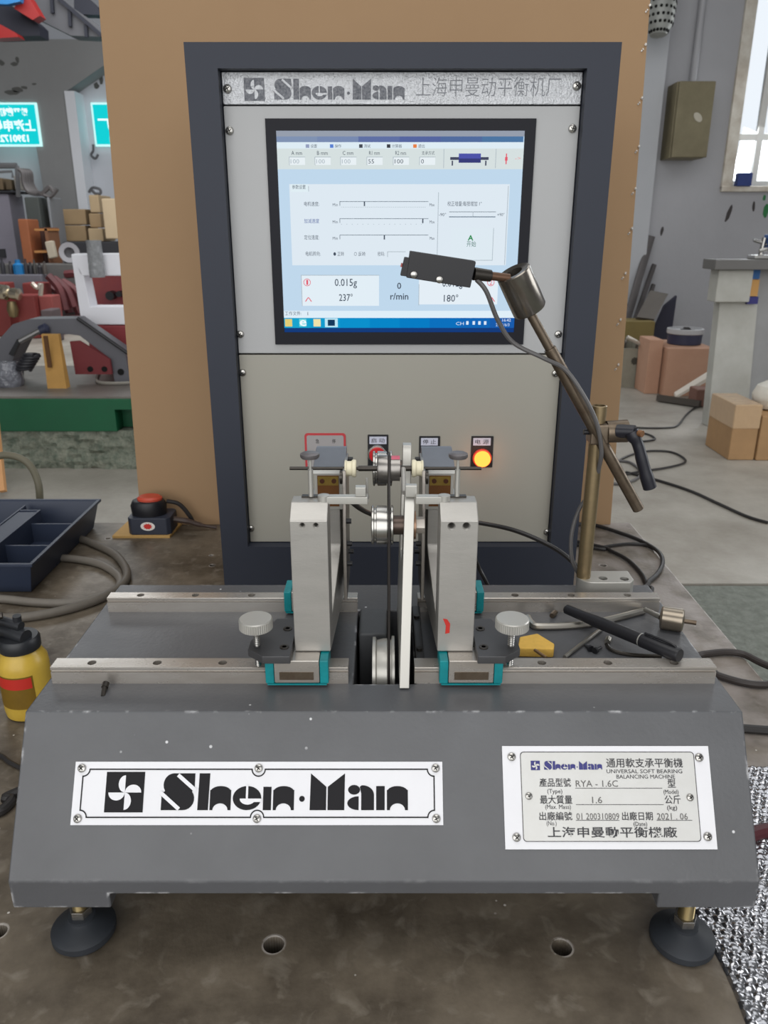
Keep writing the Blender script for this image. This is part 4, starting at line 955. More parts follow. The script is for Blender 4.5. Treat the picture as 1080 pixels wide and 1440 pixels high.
for i in range(13):
    t = math.radians(-148+i*8.0)
    for z in (0.052, 0.068): vs.append((oc.x+0.0330*math.cos(t), oc.y+0.0330*math.sin(t), z))
lb.add(vs, fs).build('red_label', mat('label_red', (188, 44, 34), 0.5), ob_)
CAPM = mat('cap_black', (40, 42, 46), 0.4)
cp = MB().lathe([(0.0255, 0.098), (0.0265, 0.100), (0.0265, 0.112), (0.024, 0.116), (0.012, 0.117), (0, 0.117)], oc, (0, 0, 1), 28).build('screw_cap', CAPM, oil)
MB().cyl(oc+Vector((-0.022, 0.004, 0.124)), oc+Vector((0.016, -0.012, 0.120)), 0.010, n=18).build('pump_barrel', CAPM, cp)
MB().cyl(oc+Vector((-0.026, 0.004, 0.138)), oc+Vector((0.010, -0.008, 0.134)), 0.0065, n=14).cyl(oc+Vector((0.004, -0.004, 0.134)), oc+Vector((0.005, -0.005, 0.148)), 0.0055, n=12).build('pump_head', CAPM, cp)
MB().tube([oc+Vector((-0.03, -0.02, 0.158)), oc+Vector((-0.02, -0.022, 0.150)), oc+Vector((-0.027, -0.026, 0.12)), oc+Vector((-0.038, -0.02, 0.10))], 0.004, 8, 5).build('trigger', mat('grey_trigger', (132, 132, 118), 0.5), oil)
MB().tube([oc+Vector((-0.05, -0.01, 0.150)), oc+Vector((-0.028, -0.012, 0.150)), oc+Vector((-0.012, -0.008, 0.150))], 0.0048, 8, 4).build('nozzle_tube', DARKSTEEL, oil)
# ---- tool tray
tr = thing('tool_tray', 'dark navy plastic tool tray with compartments at the left table edge', 'tray', (-0.79, 1.46, 0))
TR = mat('navy_plastic', (44, 52, 70), 0.42, var=0.2, vscale=20, rgb2=(58, 66, 84))
x0, x1, y0, y1, h = -0.98, -0.632, 1.285, 1.64, 0.062
tb = MB()
def shell(mb_, x0, x1, y0, y1, h, t, tp):
    vs = [(x0+tp, y0+tp, 0.001), (x1-tp, y0+tp, 0.001), (x1-tp, y1-tp, 0.001), (x0+tp, y1-tp, 0.001), (x0, y0, h), (x1, y0, h), (x1, y1, h), (x0, y1, h),
          (x0+t, y0+t, h), (x1-t, y0+t, h), (x1-t, y1-t, h), (x0+t, y1-t, h), (x0+tp+t, y0+tp+t, 0.005), (x1-tp-t, y0+tp+t, 0.005), (x1-tp-t, y1-tp-t, 0.005), (x0+tp+t, y1-tp-t, 0.005)]
    fs = [(0, 3, 2, 1), (12, 13, 14, 15)]
    for i in range(4):
        j = (i+1) % 4; fs += [(i, j, 4+j, 4+i), (4+i, 4+j, 8+j, 8+i), (8+i, 8+j, 12+j, 12+i)]
    mb_.add(vs, fs)
shell(tb, x0, x1, y0, y1, h, 0.004, 0.014)
tb.build('tray_shell', TR, tr, bevel=0.0015)
rm = MB(); 
for (a, c, e, f_) in ((x0-0.004, x1+0.004, y0-0.004, y0+0.003), (x0-0.004, x1+0.004, y1-0.003, y1+0.004)): rm.box(a, c, e, f_, h-0.004, h+0.002)
for (a, c) in ((x0-0.004, x0+0.003), (x1-0.003, x1+0.004)): rm.box(a, c, y0+0.003, y1-0.003, h-0.004, h+0.002)
rm.build('rim', TR, tr, bevel=0.001)
MB().box(-0.79, -0.785, y0+0.02, y1-0.02, 0.004, 0.058).box(-0.745, -0.740, y0+0.09, y1-0.05, 0.004, 0.058).box(-0.785, -0.745, y0+0.09, y0+0.096, 0.004, 0.058).box(-0.785, -0.745, y1-0.056, y1-0.05, 0.004, 0.058).box(-0.785, -0.745, y0+0.1, y1-0.06, 0.05, 0.056).build('handle_ridge', TR, tr, bevel=0.0015)
for y in (y0+0.13, y0+0.25): MB().box(-0.740, x1-0.012, y, y+0.004, 0.004, 0.045).build('divider', TR, tr)
MB().box(x0+0.015, -0.79, y0+0.18, y0+0.184, 0.004, 0.045).build('divider', TR, tr)
# ---- foot switch box on a plywood board
fs_ = thing('switch_box', 'dark switch box with red top and oval red emblem on a small board', 'switch', (-0.505, 1.60, 0.006))
bp0 = [P(158, 757, Z=0), P(239, 757, Z=0), P(257, 737, Z=0), P(180, 736, Z=0)]
pb_ = tag(MB().prism([(p.x, p.y) for p in bp0], XY(0), 0, 0.006).build('plywood_board', mat('plywood', (190, 152, 92), 0.7, var=0.3, vscale=30), bevel=0.0008), 'small tan plywood board under the switch box', 'board')
SWB = mat('switch_navy', (50, 54, 66), 0.45)
cx, cy = -0.5055, 1.605
oct_ = lambda rx, ry, c: [(cx-rx+c, cy-ry), (cx+rx-c, cy-ry), (cx+rx, cy-ry+c), (cx+rx, cy+ry-c), (cx+rx-c, cy+ry), (cx-rx+c, cy+ry), (cx-rx, cy+ry-c), (cx-rx, cy-ry+c)]
MB().prism(oct_(0.046, 0.034, 0.008), XY(0.006), 0, 0.038).build('box_body', SWB, fs_, bevel=0.002)
MB().lathe([(0.037, 0.044), (0.0375, 0.05), (0.0385, 0.064), (0.034, 0.074), (0.030, 0.076)], (cx-0.006, cy, 0), (0, 0, 1), 28, sy=0.8, u=(1, 0, 0)).build('turret', BLACK, fs_)
MB().lathe([(0.027, 0.076), (0.027, 0.080), (0.022, 0.084), (0, 0.084)], (cx-0.002, cy, 0), (0, 0, 1), 24, sy=0.8, u=(1, 0, 0)).build('red_top', mat('red_mushroom', (186, 72, 52), 0.45), fs_)
Fsw = XZ(cy-0.034)
em = MB().flat(arc(cx-0.002, 0.026, 0.0155, 0.0098, 0, 359, 24), Fsw, 0.0004).build('emblem', mat('emblem_white', (226, 220, 214), 0.5), fs_, smooth=False, fix=False)
ee = MB(); pts = []
for i in range(20):
    t = 2*PI*i/20; r = 1.0 if i % 2 == 0 else 0.72; pts.append((cx-0.002+0.0105*r*math.cos(t), 0.026+0.0072*r*math.sin(t)))
ee.flat(pts, Fsw, 0.0007).build('red_emblem', mat('emblem_red', (200, 50, 44), 0.5), em, smooth=False, fix=False)
MB().tube([(cx+0.030, cy+0.012, 0.068), (cx+0.055, cy+0.02, 0.058), (cx+0.075, cy+0.022, 0.03), (cx+0.082, cy+0.022, 0.012)], 0.0048, 8, 5).build('upper_cable', CABLE, fs_)
MB().tube([(cx+0.044, cy, 0.030), (cx+0.075, cy+0.004, 0.024), (cx+0.10, cy+0.008, 0.014), (cx+0.135, cy+0.012, 0.006)], [0.007, 0.006, 0.004], 8, 5).build('lower_cable', mat('cable_brown', (66, 52, 46), 0.5), fs_)

# ---- hoses and cables
def lay(pts, z): return [P(u, v, Z=z) for u, v in pts]
def lay_off(pre, pts, z):
    """cable from under the bed across the table and down over its right edge"""
    q_ = [Vector(p) for p in pre]+lay(pts, z); e = q_[-1]; x = max(e.x, TX)
    if e.x < TX: q_.append(Vector((TX+0.01, e.y, z+0.004)))
    return q_+[Vector((x+0.05, e.y-0.02, -0.02)), Vector((x+0.10, e.y-0.03, -0.16)), Vector((x+0.12, e.y-0.03, -0.4)), Vector((x+0.16, e.y-0.02, FZ+0.03)), Vector((x+0.4, e.y, FZ+0.012))]
tag(MB().tube(lay([(114, 758), (132, 765), (162, 780), (178, 803), (172, 822), (140, 842), (90, 858), (30, 868), (-40, 868)], 0.008), 0.008, 12, 6).build('rubber_hose', HOSE), 'thick grey hose curling round beside the rear left corner of the bed', 'hose')
tag(MB().tube(lay([(80, 784), (112, 787), (145, 795), (168, 812), (165, 828), (145, 838), (100, 848), (50, 847), (0, 842), (-50, 842)], 0.0075), 0.0075, 12, 6).build('rubber_hose', mat('grey_hose_light', (118, 112, 104), 0.5, var=0.3, vscale=30)), 'lighter grey hose looping out from under the navy tool tray', 'hose')
hp_ = [P(-20, 645, Y=1.78), P(10, 640, Y=1.78), P(35, 648, Y=1.775), P(50, 668, Y=1.77), P(56, 700, Y=1.76), P(52, 760, Y=1.76), P(54, 900, Y=1.76)]
tag(MB().tube(hp_, 0.0085, 12, 6).build('standing_hose', mat('olive_hose', (96, 92, 76), 0.55)), 'olive hose arching up behind the navy tool tray', 'hose')
# machine signal cables
tag(MB().tube([P(489, 701, Y=0.80), P(505, 714, Y=0.84), P(520, 722, Y=0.88), P(545, 731, Y=0.95), P(600, 730, Y=1.0), P(640, 731, Y=1.0), P(690, 738, Y=0.98), P(730, 748, Y=0.95), P(775, 768, Y=0.92), P(805, 790, Y=0.885), P(822, 815, Y=0.876), P(832, 826, Y=0.89), P(850, 832, Y=0.95)], 0.0030, 8, 6).build('signal_cable', CABLE), 'black signal cable running behind both pedestals to the sensor post', 'cable')
tag(MB().tube([P(668, 742, Y=1.0), P(664, 770, Y=1.02), P(672, 795, Y=1.05), P(682, 815, Y=1.05), P(700, 850, Y=1.06)], 0.0030, 8, 6).build('hanging_cable', CABLE), 'short black cable hanging down behind the right pedestal', 'cable')
tag(MB().tube([Vector((0.1, 1.63, 0.006)), Vector((0.24, 1.632, 0.006))]+lay([(820, 737), (838, 739), (868, 748), (900, 760), (925, 775), (932, 790), (925, 806), (912, 818), (900, 830)], 0.006)+[Vector((0.27, 1.1, 0.006)), Vector((0.2, 0.8, 0.006))], 0.0042, 10, 6).build('power_cable', CABLE), 'black cable in a wide loop on the table right of the cabinet', 'cable')
tag(MB().tube([Vector((0.12, 1.615, 0.005)), Vector((0.27, 1.61, 0.005))]+lay([(836, 767), (862, 776), (885, 789), (903, 808), (910, 824), (914, 836)], 0.005)+[Vector((0.34, 1.05, 0.005)), Vector((0.25, 0.85, 0.005))], 0.0040, 10, 6).build('power_cable', CABLE), 'black cable curving down inside the wider cable loop', 'cable')
tag(MB().tube([Vector((0.1, 1.608, 0.004)), Vector((0.26, 1.60, 0.004))]+lay([(838, 771), (850, 769), (880, 765), (905, 766), (920, 772)], 0.004), 0.0035, 10, 6).build('power_cable', CABLE), 'short dark cable crossing under the wide cable loop', 'cable')
tag(MB().tube(lay_off([(0.2, 1.0, 0.006), (0.3, 1.05, 0.006)], [(960, 925), (990, 920), (1020, 917), (1045, 920), (1070, 932), (1110, 950)], 0.006), 0.0055, 10, 6).build('power_cable', mat('brown_black_cable', (52, 46, 44), 0.5)), 'dark cable humping over the table edge behind the bed corner', 'cable')
tag(MB().tube(lay_off([(0.2, 0.92, 0.006), (0.33, 0.99, 0.006)], [(985, 940), (1010, 950), (1045, 960), (1075, 963), (1120, 960)], 0.006), 0.0055, 10, 6).build('power_cable', MATS['brown_black_cable']), 'dark cable leaving the front rail end towards the right', 'cable')
tag(MB().tube(lay_off([(0.2, 0.8, 0.006), (0.3, 0.87, 0.006)], [(1000, 1020), (1040, 1024), (1080, 1027), (1120, 1030)], 0.006), 0.006, 10, 6).build('power_cable', CABLE), 'black cable at the right edge level with the rating plate', 'cable')
tag(MB().tube(lay([(1040, 1180), (1062, 1172), (1080, 1168), (1110, 1165)], 0.008), 0.008, 10, 6).build('power_cable', mat('dark_red_cable', (74, 32, 38), 0.4)), 'dark red cable end on the foil at the right', 'cable')
tag(MB().tube(lay([(-30, 1055), (0, 1062), (14, 1072), (40, 1085)], 0.004), 0.003, 8, 6).build('power_cable', CABLE), 'thin black wire at the left edge beside the bed', 'cable')
tag(MB().tube(lay([(-20, 1145), (2, 1140), (16, 1125), (8, 1122), (30, 1112)], 0.006), 0.006, 10, 6).build('power_cable', CABLE), 'knotted black cable end at the left edge beside the bed', 'cable')
# ---- crinkled foil sheet
b = MB(); nx, ny = 150, 240; fx0, fx1, fy0, fy1 = 0.302, 0.555, 0.40, 0.80
vs = []; fs = []
for j in range(ny+1):
    for i in range(nx+1):
        x = fx0+(fx1-fx0)*i/nx; y = fy0+(fy1-fy0)*j/ny
        pt = 0.0092; jr = round(y/(pt*0.866)); xo_ = (jr % 2)*pt/2; xc_ = round((x-xo_)/pt)*pt+xo_; dd_ = math.hypot(x-xc_, y-jr*pt*0.866)/(pt*0.46)
        z = 0.0012+0.0026*math.sqrt(max(0, 1-dd_*dd_))*(0.7+0.3*math.sin(xc_*911+jr*3.7))+0.0012*math.sin(x*47+2*math.sin(y*31))+0.0010
        if i in (0, nx) or j in (0, ny): z = 0.0005
        vs.append((x+0.002*math.sin(y*40), y, z))
for j in range(ny):
    for i in range(nx): fs.append((j*(nx+1)+i, j*(nx+1)+i+1, (j+1)*(nx+1)+i+1, (j+1)*(nx+1)+i))
b.add(vs, fs)
tag(b.build('foil_sheet', mat('crinkled_foil', (172, 172, 176), 0.2, 0.95, bump=0.25, bscale=120)), 'crinkled silver bubble foil lying on the table under the right foot', 'foil')

# ================================================================== BACKGROUND, RIGHT SIDE
def card(name, rgb): return mat(name, rgb, 0.85, var=0.3, vscale=6)
# fuse box with conduit
f0 = P(955, 113, Y=7.9); f1 = P(992, 222, Y=7.9)
fb = thing('fuse_box', 'olive metal fuse box on the wall left of the window', 'fuse box', ((f0.x+f1.x)/2, 8.0, f1.z))
OL = mat('olive_box', (132, 124, 98), 0.5, 0.2, var=0.6, vscale=5, rgb2=(98, 88, 66))
MB().box(f0.x, f1.x, 7.94, 8.2, f1.z, f0.z).build('box_body', OL, fb, bevel=0.01)
MB().box(f0.x+0.01, f1.x+0.012, 7.9, 7.936, f1.z+0.005, f0.z-0.005).build('door', OL, fb, bevel=0.008)
q = P(978, 165, Y=7.9); MB().lathe([(0.03, 0), (0.03, 0.008), (0, 0.01)], (q.x+0.02, 7.9, q.z), (0, -1, 0), 16, sy=1.6).build('paint_spot', mat('pale_spot', (190, 184, 168), 0.6), fb)
q = P(981, 60, Y=8.15)
MB().cyl((q.x, 8.16, f0.z), (q.x+0.02, 8.16, 4.1), 0.032, n=14).build('conduit', mat('conduit_grey', (168, 168, 172), 0.5), fb)
# caged lamp / duct end near the ceiling
q = P(934, 8, Y=7.7)
du = thing('duct_grille', 'grey perforated round duct end high on the wall', 'duct', (q.x, 7.7, q.z))
MB().lathe([(0, -0.30), (0.07, -0.28), (0.115, -0.2), (0.13, -0.05), (0.13, 0.6)], (q.x, 7.8, q.z+0.07), Vector((0.02, 0.15, 1)), 24).build('mesh_dome', mat('grille_grey', (150, 152, 148), 0.5, 0.3), du)
hm = MB().lathe([(0.0, 0.0), (0.013, 0.0), (0.013, 0.003), (0, 0.004)], (0, 0, 0), (0, 0, 1), 8).mesh('perforation'); hm.materials.append(HOLE)
dprof = [(0, -0.30), (0.07, -0.28), (0.115, -0.2), (0.13, -0.05), (0.13, 0.6)]
dax = Vector((0.02, 0.15, 1)).normalized(); du_ = dax.orthogonal().normalized(); dw_ = dax.cross(du_); dor = Vector((q.x, 7.8, q.z+0.07))
for r_ in range(6):
    for k in range(18):
        t = math.radians(k*20+(r_ % 2)*10); h = -0.26+r_*0.055
        for (ra, ha), (rb_, hb) in zip(dprof, dprof[1:]):
            if ha <= h <= hb: rr2 = ra+(rb_-ra)*(h-ha)/(hb-ha)
        dv = du_*math.cos(t)+dw_*math.sin(t)
        if dv.y > 0.2: continue
        nv = dv if r_ > 2 else (dv-dax*(0.5-0.15*r_)).normalized()
        o_ = bpy.data.objects.new('perforation', hm); COL.objects.link(o_); o_.parent = du; o_.matrix_parent_inverse = Matrix.Translation(du.location).inverted()
        o_.matrix_basis = Matrix.Translation(dor+dax*h+dv*rr2) @ nv.to_track_quat('Z', 'Y').to_matrix().to_4x4()
# leaning steel bars
bars = [((880, 455), (916, 332), 0.035, 'wide dark steel bar leaning on the wall beside the cardboard, tallest one'), ((893, 450), (920, 372), 0.022, 'thin steel bar leaning on the wall right of the tallest one'), ((898, 470), (919, 400), 0.018, 'short thin steel bar leaning on the wall above the crate')]
for (u0, v0), (u1, v1), r, la in bars:
    a_ = P(u0, v0, Y=7.9); c2 = P(u1, v1, Y=8.12)
    d_ = (a_-c2).normalized(); foot = c2+d_*((c2.z-FZ-0.02)/-d_.z)
    dd = (c2-foot).normalized(); sd_ = dd.cross(Vector((0, 1, 0))).normalized(); Fb = Frame(foot, sd_, dd.cross(sd_))
    tag(MB().prism([(-r, -0.012), (r, -0.012), (r, 0.004), (0.6*r, 0.012), (-r, 0.012)], Frame(foot, sd_, sd_.cross(dd)*-1), 0, (c2-foot).length).build('steel_bar', mat('bar_steel', (88, 84, 84), 0.45, 0.5, var=0.4, vscale=12)), la, 'bar', 'steel bars leaning on the wall')
# tilted board on the crate, with dark panel behind
a_ = [P(u, v, Y=7.5) for u, v in ((893, 445), (918, 448), (953, 416), (927, 411))]
b = MB(); vs = [Vector((p.x, 7.45, p.z)) for p in a_[:2]]+[Vector((p.x, 7.75, p.z)) for p in a_[2:]]; vs += [p+Vector((0, 0.03, -0.02)) for p in vs]
tag(b.add(vs, [(0, 1, 2, 3), (7, 6, 5, 4), (0, 4, 5, 1), (1, 5, 6, 2), (2, 6, 7, 3), (3, 7, 4, 0)]).build('leaning_board', mat('grey_board', (98, 92, 86), 0.7, var=0.4, vscale=5)), 'grey-brown plank leaning up from the yellow crate', 'plank')
a_ = [P(u, v, Y=7.85) for u, v in ((912, 482), (943, 480), (952, 416), (935, 430))]
tag(MB().prism([(p.x, p.z) for p in a_], XZ(7.9), 0, 0.05).build('navy_sheet', mat('navy_panel', (44, 44, 60), 0.6)), 'dark navy sheet standing behind the plank', 'sheet')
def stack_box(name, u0, v0, u1, v1, Y, depth, m, label, cat, zb=None, bevel=0.008, **kw):
    a_ = P(u0, v0, Y=Y); c2 = P(u1, v1, Y=Y); z0 = c2.z if zb is None else zb
    o_ = MB().box(a_.x, c2.x, Y, Y+depth, z0, a_.z).build(name, m, None, bevel=bevel)
    return tag(o_, label, cat, **kw)
stack_box('yellow_crate', 870, 452, 918, 485, 7.35, 0.3, mat('ochre_crate', (128, 112, 66), 0.7, var=0.4, vscale=6), 'ochre box standing behind the grey box by the cardboard', 'box', zb=FZ)
# grey carton with a gear lid and scrap inside
gb = thing('open_grey_box', 'open grey box filled with scrap by the cardboard edge', 'box', (2.6, 6.7, FZ))
g0 = P(872, 490, Y=6.75); g1 = P(911, 530, Y=6.75)
def openbox(x0, x1, y0, y1, z0, z1, t, m, parent, nm='box_wall'):
    MB().box(x0, x1, y0, y0+t, z0, z1).build(nm, m, parent); MB().box(x0, x1, y1-t, y1, z0, z1).build(nm, m, parent)
    MB().box(x0, x0+t, y0+t, y1-t, z0, z1).build(nm, m, parent); MB().box(x1-t, x1, y0+t, y1-t, z0, z1).build(nm, m, parent)
    MB().box(x0+t, x1-t, y0+t, y1-t, z0, z0+t).build('box_floor', m, parent)
GB = mat('grey_carton', (150, 146, 132), 0.8, var=0.5, vscale=8, rgb2=(112, 106, 92))
openbox(g0.x, g1.x, 6.75, 7.25, FZ, g0.z, 0.015, GB, gb)
q = P(893, 508, Y=6.74); MB().prism([(q.x+0.035*(1 if i % 2 else 0.75)*math.cos(PI*i/9), q.z+0.035*(1 if i % 2 else 0.75)*math.sin(PI*i/9)) for i in range(18)], XZ(6.75), 0, 0.004).build('gear_mark', mat('gear_dark', (70, 66, 58), 0.8), gb)
sb_ = MB()
for i in range(9):
    x = g0.x+0.03+random.random()*(g1.x-g0.x-0.06); y = 6.8+random.random()*0.4; sb_.cyl((x, y, g0.z-0.25), (x+random.uniform(-.12, .12), y+random.uniform(-.1, .1), g0.z+random.uniform(0.0, 0.06)), 0.012, n=6)
sc3 = sb_.build('scrap_pieces', mat('scrap_steel', (110, 104, 96), 0.4, 0.7), gb); sc3['kind'] = 'stuff'
tag(MB().cyl(P(882, 474, Y=6.7), P(909, 488, Y=6.7), 0.016, n=8).build('bright_pipe', mat('pale_pipe', (186, 178, 166), 0.4, 0.4)), 'pale pipe laid across the open grey box', 'pipe')
# two cartons with a bucket on top
PK = mat('pinkish_carton', (186, 146, 122), 0.85, var=0.35, vscale=6, rgb2=(160, 118, 94))
c0 = P(914, 478, Y=6.45); c1 = P(940, 545, Y=6.45)
tag(MB().box(c0.x, P(940, 490, Y=6.35).x-0.008, 6.45, 6.72, FZ, c0.z).build('carton', PK, bevel=0.006), 'narrow pinkish carton left of the wide one under the bucket', 'carton')
c2 = P(940, 490, Y=6.35); c3 = P(1000, 545, Y=6.35)
tag(MB().box(c2.x, c3.x, 6.35, 6.9, FZ, c2.z).build('carton', PK, bevel=0.006), 'wide pinkish carton carrying the round bucket', 'carton')
q = P(962, 480, Y=6.62)
bkx, bkz = q.x, c2.z+0.001
bkt = thing('bucket', 'shallow navy bucket with a pale rim and scrap on the wide carton', 'bucket', (bkx, 6.62, bkz))
MB().lathe([(0.12, 0), (0.135, 0.005), (0.14, 0.12), (0.13, 0.12), (0.125, 0.02), (0, 0.02)], (bkx, 6.62, bkz), (0, 0, 1), 28).build('pail', mat('pail_navy', (54, 56, 78), 0.45), bkt)
MB().lathe([(0.142, 0.085), (0.147, 0.09), (0.147, 0.125), (0.132, 0.128), (0.128, 0.11)], (bkx, 6.62, bkz), (0, 0, 1), 28).build('rim_band', mat('rim_grey', (176, 176, 178), 0.4), bkt)
sb_ = MB()
for i in range(14): 
    t = random.random()*6.28; r = random.random()*0.09; x, y = bkx+r*math.cos(t), 6.62+r*math.sin(t)
    sb_.box(x-0.02, x+0.02, y-0.015, y+0.015, bkz+0.05, bkz+0.09+random.random()*0.05)
o_ = sb_.build('swarf', mat('swarf_dark', (52, 48, 48), 0.5, 0.4), bkt); o_['kind'] = 'stuff'
# planks / angle irons on the floor
a_ = P(925, 559, Z=FZ+0.03); c2 = P(985, 568, Z=FZ+0.03)
tag(MB().tube([a_, c2], 0.035, 4, 1).build('floor_bar', mat('dark_bar', (84, 78, 72), 0.5, 0.3)), 'dark square bar lying on the floor before the pinkish cartons', 'bar')
a_ = P(951, 555, Y=6.2); c2 = P(1000, 528, Y=6.1)
sdv = Vector((0, 0, 1)); 
tag(MB().add([a_+Vector((0, 0, -0.01)), a_+Vector((0, 0.05, 0.01)), c2+Vector((0, 0.05, 0.03)), c2+Vector((0, 0, 0.0)), a_+Vector((0, 0, -0.03)), a_+Vector((0, 0.05, -0.01)), c2+Vector((0, 0.05, 0.0)), c2+Vector((0, 0, -0.035))], [(0, 1, 2, 3), (7, 6, 5, 4), (0, 4, 5, 1), (1, 5, 6, 2), (2, 6, 7, 3), (3, 7, 4, 0)]).build('white_strip', mat('pale_strip', (222, 214, 202), 0.5)), 'pale wooden strip propped against the white cabinet', 'strip')
a_ = P(985, 552, Y=6.0)
tag(MB().box(a_.x-0.06, a_.x+0.09, 5.92, 6.08, FZ, P(985, 545, Y=6.0).z).build('rust_block', mat('rust_block', (128, 92, 80), 0.7, var=0.4, vscale=9), bevel=0.01), 'rusty brown block on the floor beside the white cabinet', 'block')
# white cabinet column with drawer box and worktop
wc = thing('white_bench', 'tall grimy white bench with worktop and drawer box at the right edge', 'bench', (2.6, 5.4, FZ))
GW = mat('grimy_white', (188, 188, 182), 0.6, var=0.6, vscale=3, rgb2=(140, 136, 126))
Yb = 5.3
w0 = P(1010, 425, Y=Yb); w1 = P(1048, 590, Y=Yb); wt0 = P(1005, 365, Y=Yb-0.1); wt1 = P(1005, 377, Y=Yb-0.1)
MB().prism([(P(1012, 425, Y=Yb).x, w0.z+0.02), (P(1000, 585, Y=Yb).x-0.02, FZ), (P(1050, 600, Y=Yb).x, FZ), (P(1066, 425, Y=Yb).x, w0.z+0.02)], XZ(Yb), -0.1, 0).build('cabinet_side', GW, wc, bevel=0.008)
MB().box(P(1006, 379, Y=Yb).x, P(1055, 379, Y=Yb).x, Yb-0.06, Yb+0.08, P(1010, 424, Y=Yb).z, wt1.z-0.012).build('drawer_box', GW, wc, bevel=0.008)
MB().box(wt0.x, wt0.x+1.4, Yb-0.12, Yb+0.09, wt1.z-0.01, wt0.z).build('worktop', mat('grey_worktop', (104, 102, 100), 0.6, var=0.3, vscale=5), wc, bevel=0.006)
MB().box(P(1062, 379, Y=Yb+.1).x, P(1062, 379, Y=Yb+.1).x+0.7, Yb+0.03, Yb+0.09, FZ, wt1.z-0.012).build('bench_frame', mat('bench_grey', (150, 150, 150), 0.6, var=0.4, vscale=4), wc)
a_ = P(1058, 385, Y=Yb-0.02); 
MB().box(a_.x, a_.x+0.05, Yb-0.02, Yb+0.02, P(1060, 392, Y=Yb).z, wt1.z-0.012).build('blue_tag', mat('tag_blue', (42, 92, 150), 0.5), wc)
MB().box(a_.x-0.005, a_.x+0.05, Yb-0.03, Yb+0.03, P(1060, 416, Y=Yb).z, P(1060, 393, Y=Yb).z).build('ochre_tag', mat('tag_ochre', (186, 140, 80), 0.6), wc)
MB().box(a_.x-0.01, a_.x+0.06, Yb-0.03, Yb+0.03, P(1060, 427, Y=Yb).z, P(1060, 417, Y=Yb).z).build('navy_tag', mat('tag_navy', (48, 46, 110), 0.5), wc)
q = P(1076, 358, Y=Yb)
vs_ = thing('bench_vise', 'chrome and blue bench vise on the grey worktop', 'vise', (q.x, Yb, wt0.z))
zt_ = wt0.z
MB().box(q.x-0.09, q.x+0.16, Yb-0.06, Yb+0.06, zt_, zt_+0.025).build('vise_base', CHROME, vs_, bevel=0.005)
MB().cyl((q.x-0.03, Yb, zt_+0.025), (q.x-0.02, Yb, zt_+0.13), 0.016, n=12).cyl((q.x-0.09, Yb, zt_+0.115), (q.x+0.02, Yb, zt_+0.085), 0.010, n=10).cyl((q.x-0.05, Yb-0.02, zt_+0.05), (q.x+0.05, Yb-0.02, zt_+0.075), 0.012, n=10).build('screw_lever', CHROME, vs_)
MB().box(q.x, q.x+0.14, Yb-0.05, Yb+0.06, zt_+0.06, zt_+0.15).box(q.x+0.05, q.x+0.14, Yb-0.05, Yb+0.05, zt_+0.025, zt_+0.06).build('vise_body', mat('vise_blue', (36, 78, 140), 0.4), vs_, bevel=0.008)
# wrapped carton with white bag
wx0 = P(1035, 570, Y=4.45)
cw = thing('wrapped_carton', 'tan carton in shiny film at the foot of the white bench', 'carton', (wx0.x+0.15, 4.6, FZ))
MB().box(wx0.x, wx0.x+0.155, 4.45, 4.8, FZ, wx0.z).build('carton_body', mat('tan_carton', (172, 136, 96), 0.7, var=0.35, vscale=8), cw, bevel=0.008)
MB().box(wx0.x-0.002, wx0.x+0.157, 4.446, 4.80, wx0.z-0.14, wx0.z+0.004).build('film_wrap', mat('film', (190, 160, 126), 0.14, bump=0.22, bscale=22, spec=0.8), cw, bevel=0.008)
MB().box(wx0.x+0.16, wx0.x+0.5, 4.44, 4.8, FZ, wx0.z-0.06).build('side_carton', mat('tan_carton', (172, 136, 96)), cw, bevel=0.008)
q = P(1085, 562, Y=4.6)
b = MB().lathe([(0, -0.09), (0.06, -0.085), (0.095, -0.04), (0.10, 0.0), (0.08, 0.05), (0.03, 0.08), (0, 0.085)], (wx0.x+0.28, 4.62, wx0.z+0.034), (0, 0, 1), 20, sx=1.1, u=(1, 0, 0))
tag(b.build('white_bag', mat('white_sack', (214, 210, 200), 0.7, bump=0.4, bscale=14)), 'white rounded sack on top of the film-wrapped carton', 'sack')
a_ = P(1035, 600, Y=4.83)
tag(MB().add([a_+Vector((-0.02, 0, 0.09)), a_+Vector((0.02, 0, 0.10)), a_+Vector((0.03, 0, -0.1)), a_+Vector((-0.06, 0, -0.1)), a_+Vector((-0.02, 0.1, 0.09)), a_+Vector((0.02, 0.1, 0.10)), a_+Vector((0.03, 0.1, -0.1)), a_+Vector((-0.06, 0.1, -0.1))], [(3, 2, 1, 0), (4, 5, 6, 7), (0, 1, 5, 4), (1, 2, 6, 5), (2, 3, 7, 6), (3, 0, 4, 7)]).build('red_pouch', mat('maroon_pouch', (112, 42, 44), 0.6)), 'maroon pouch between the white bench and wrapped carton', 'pouch')
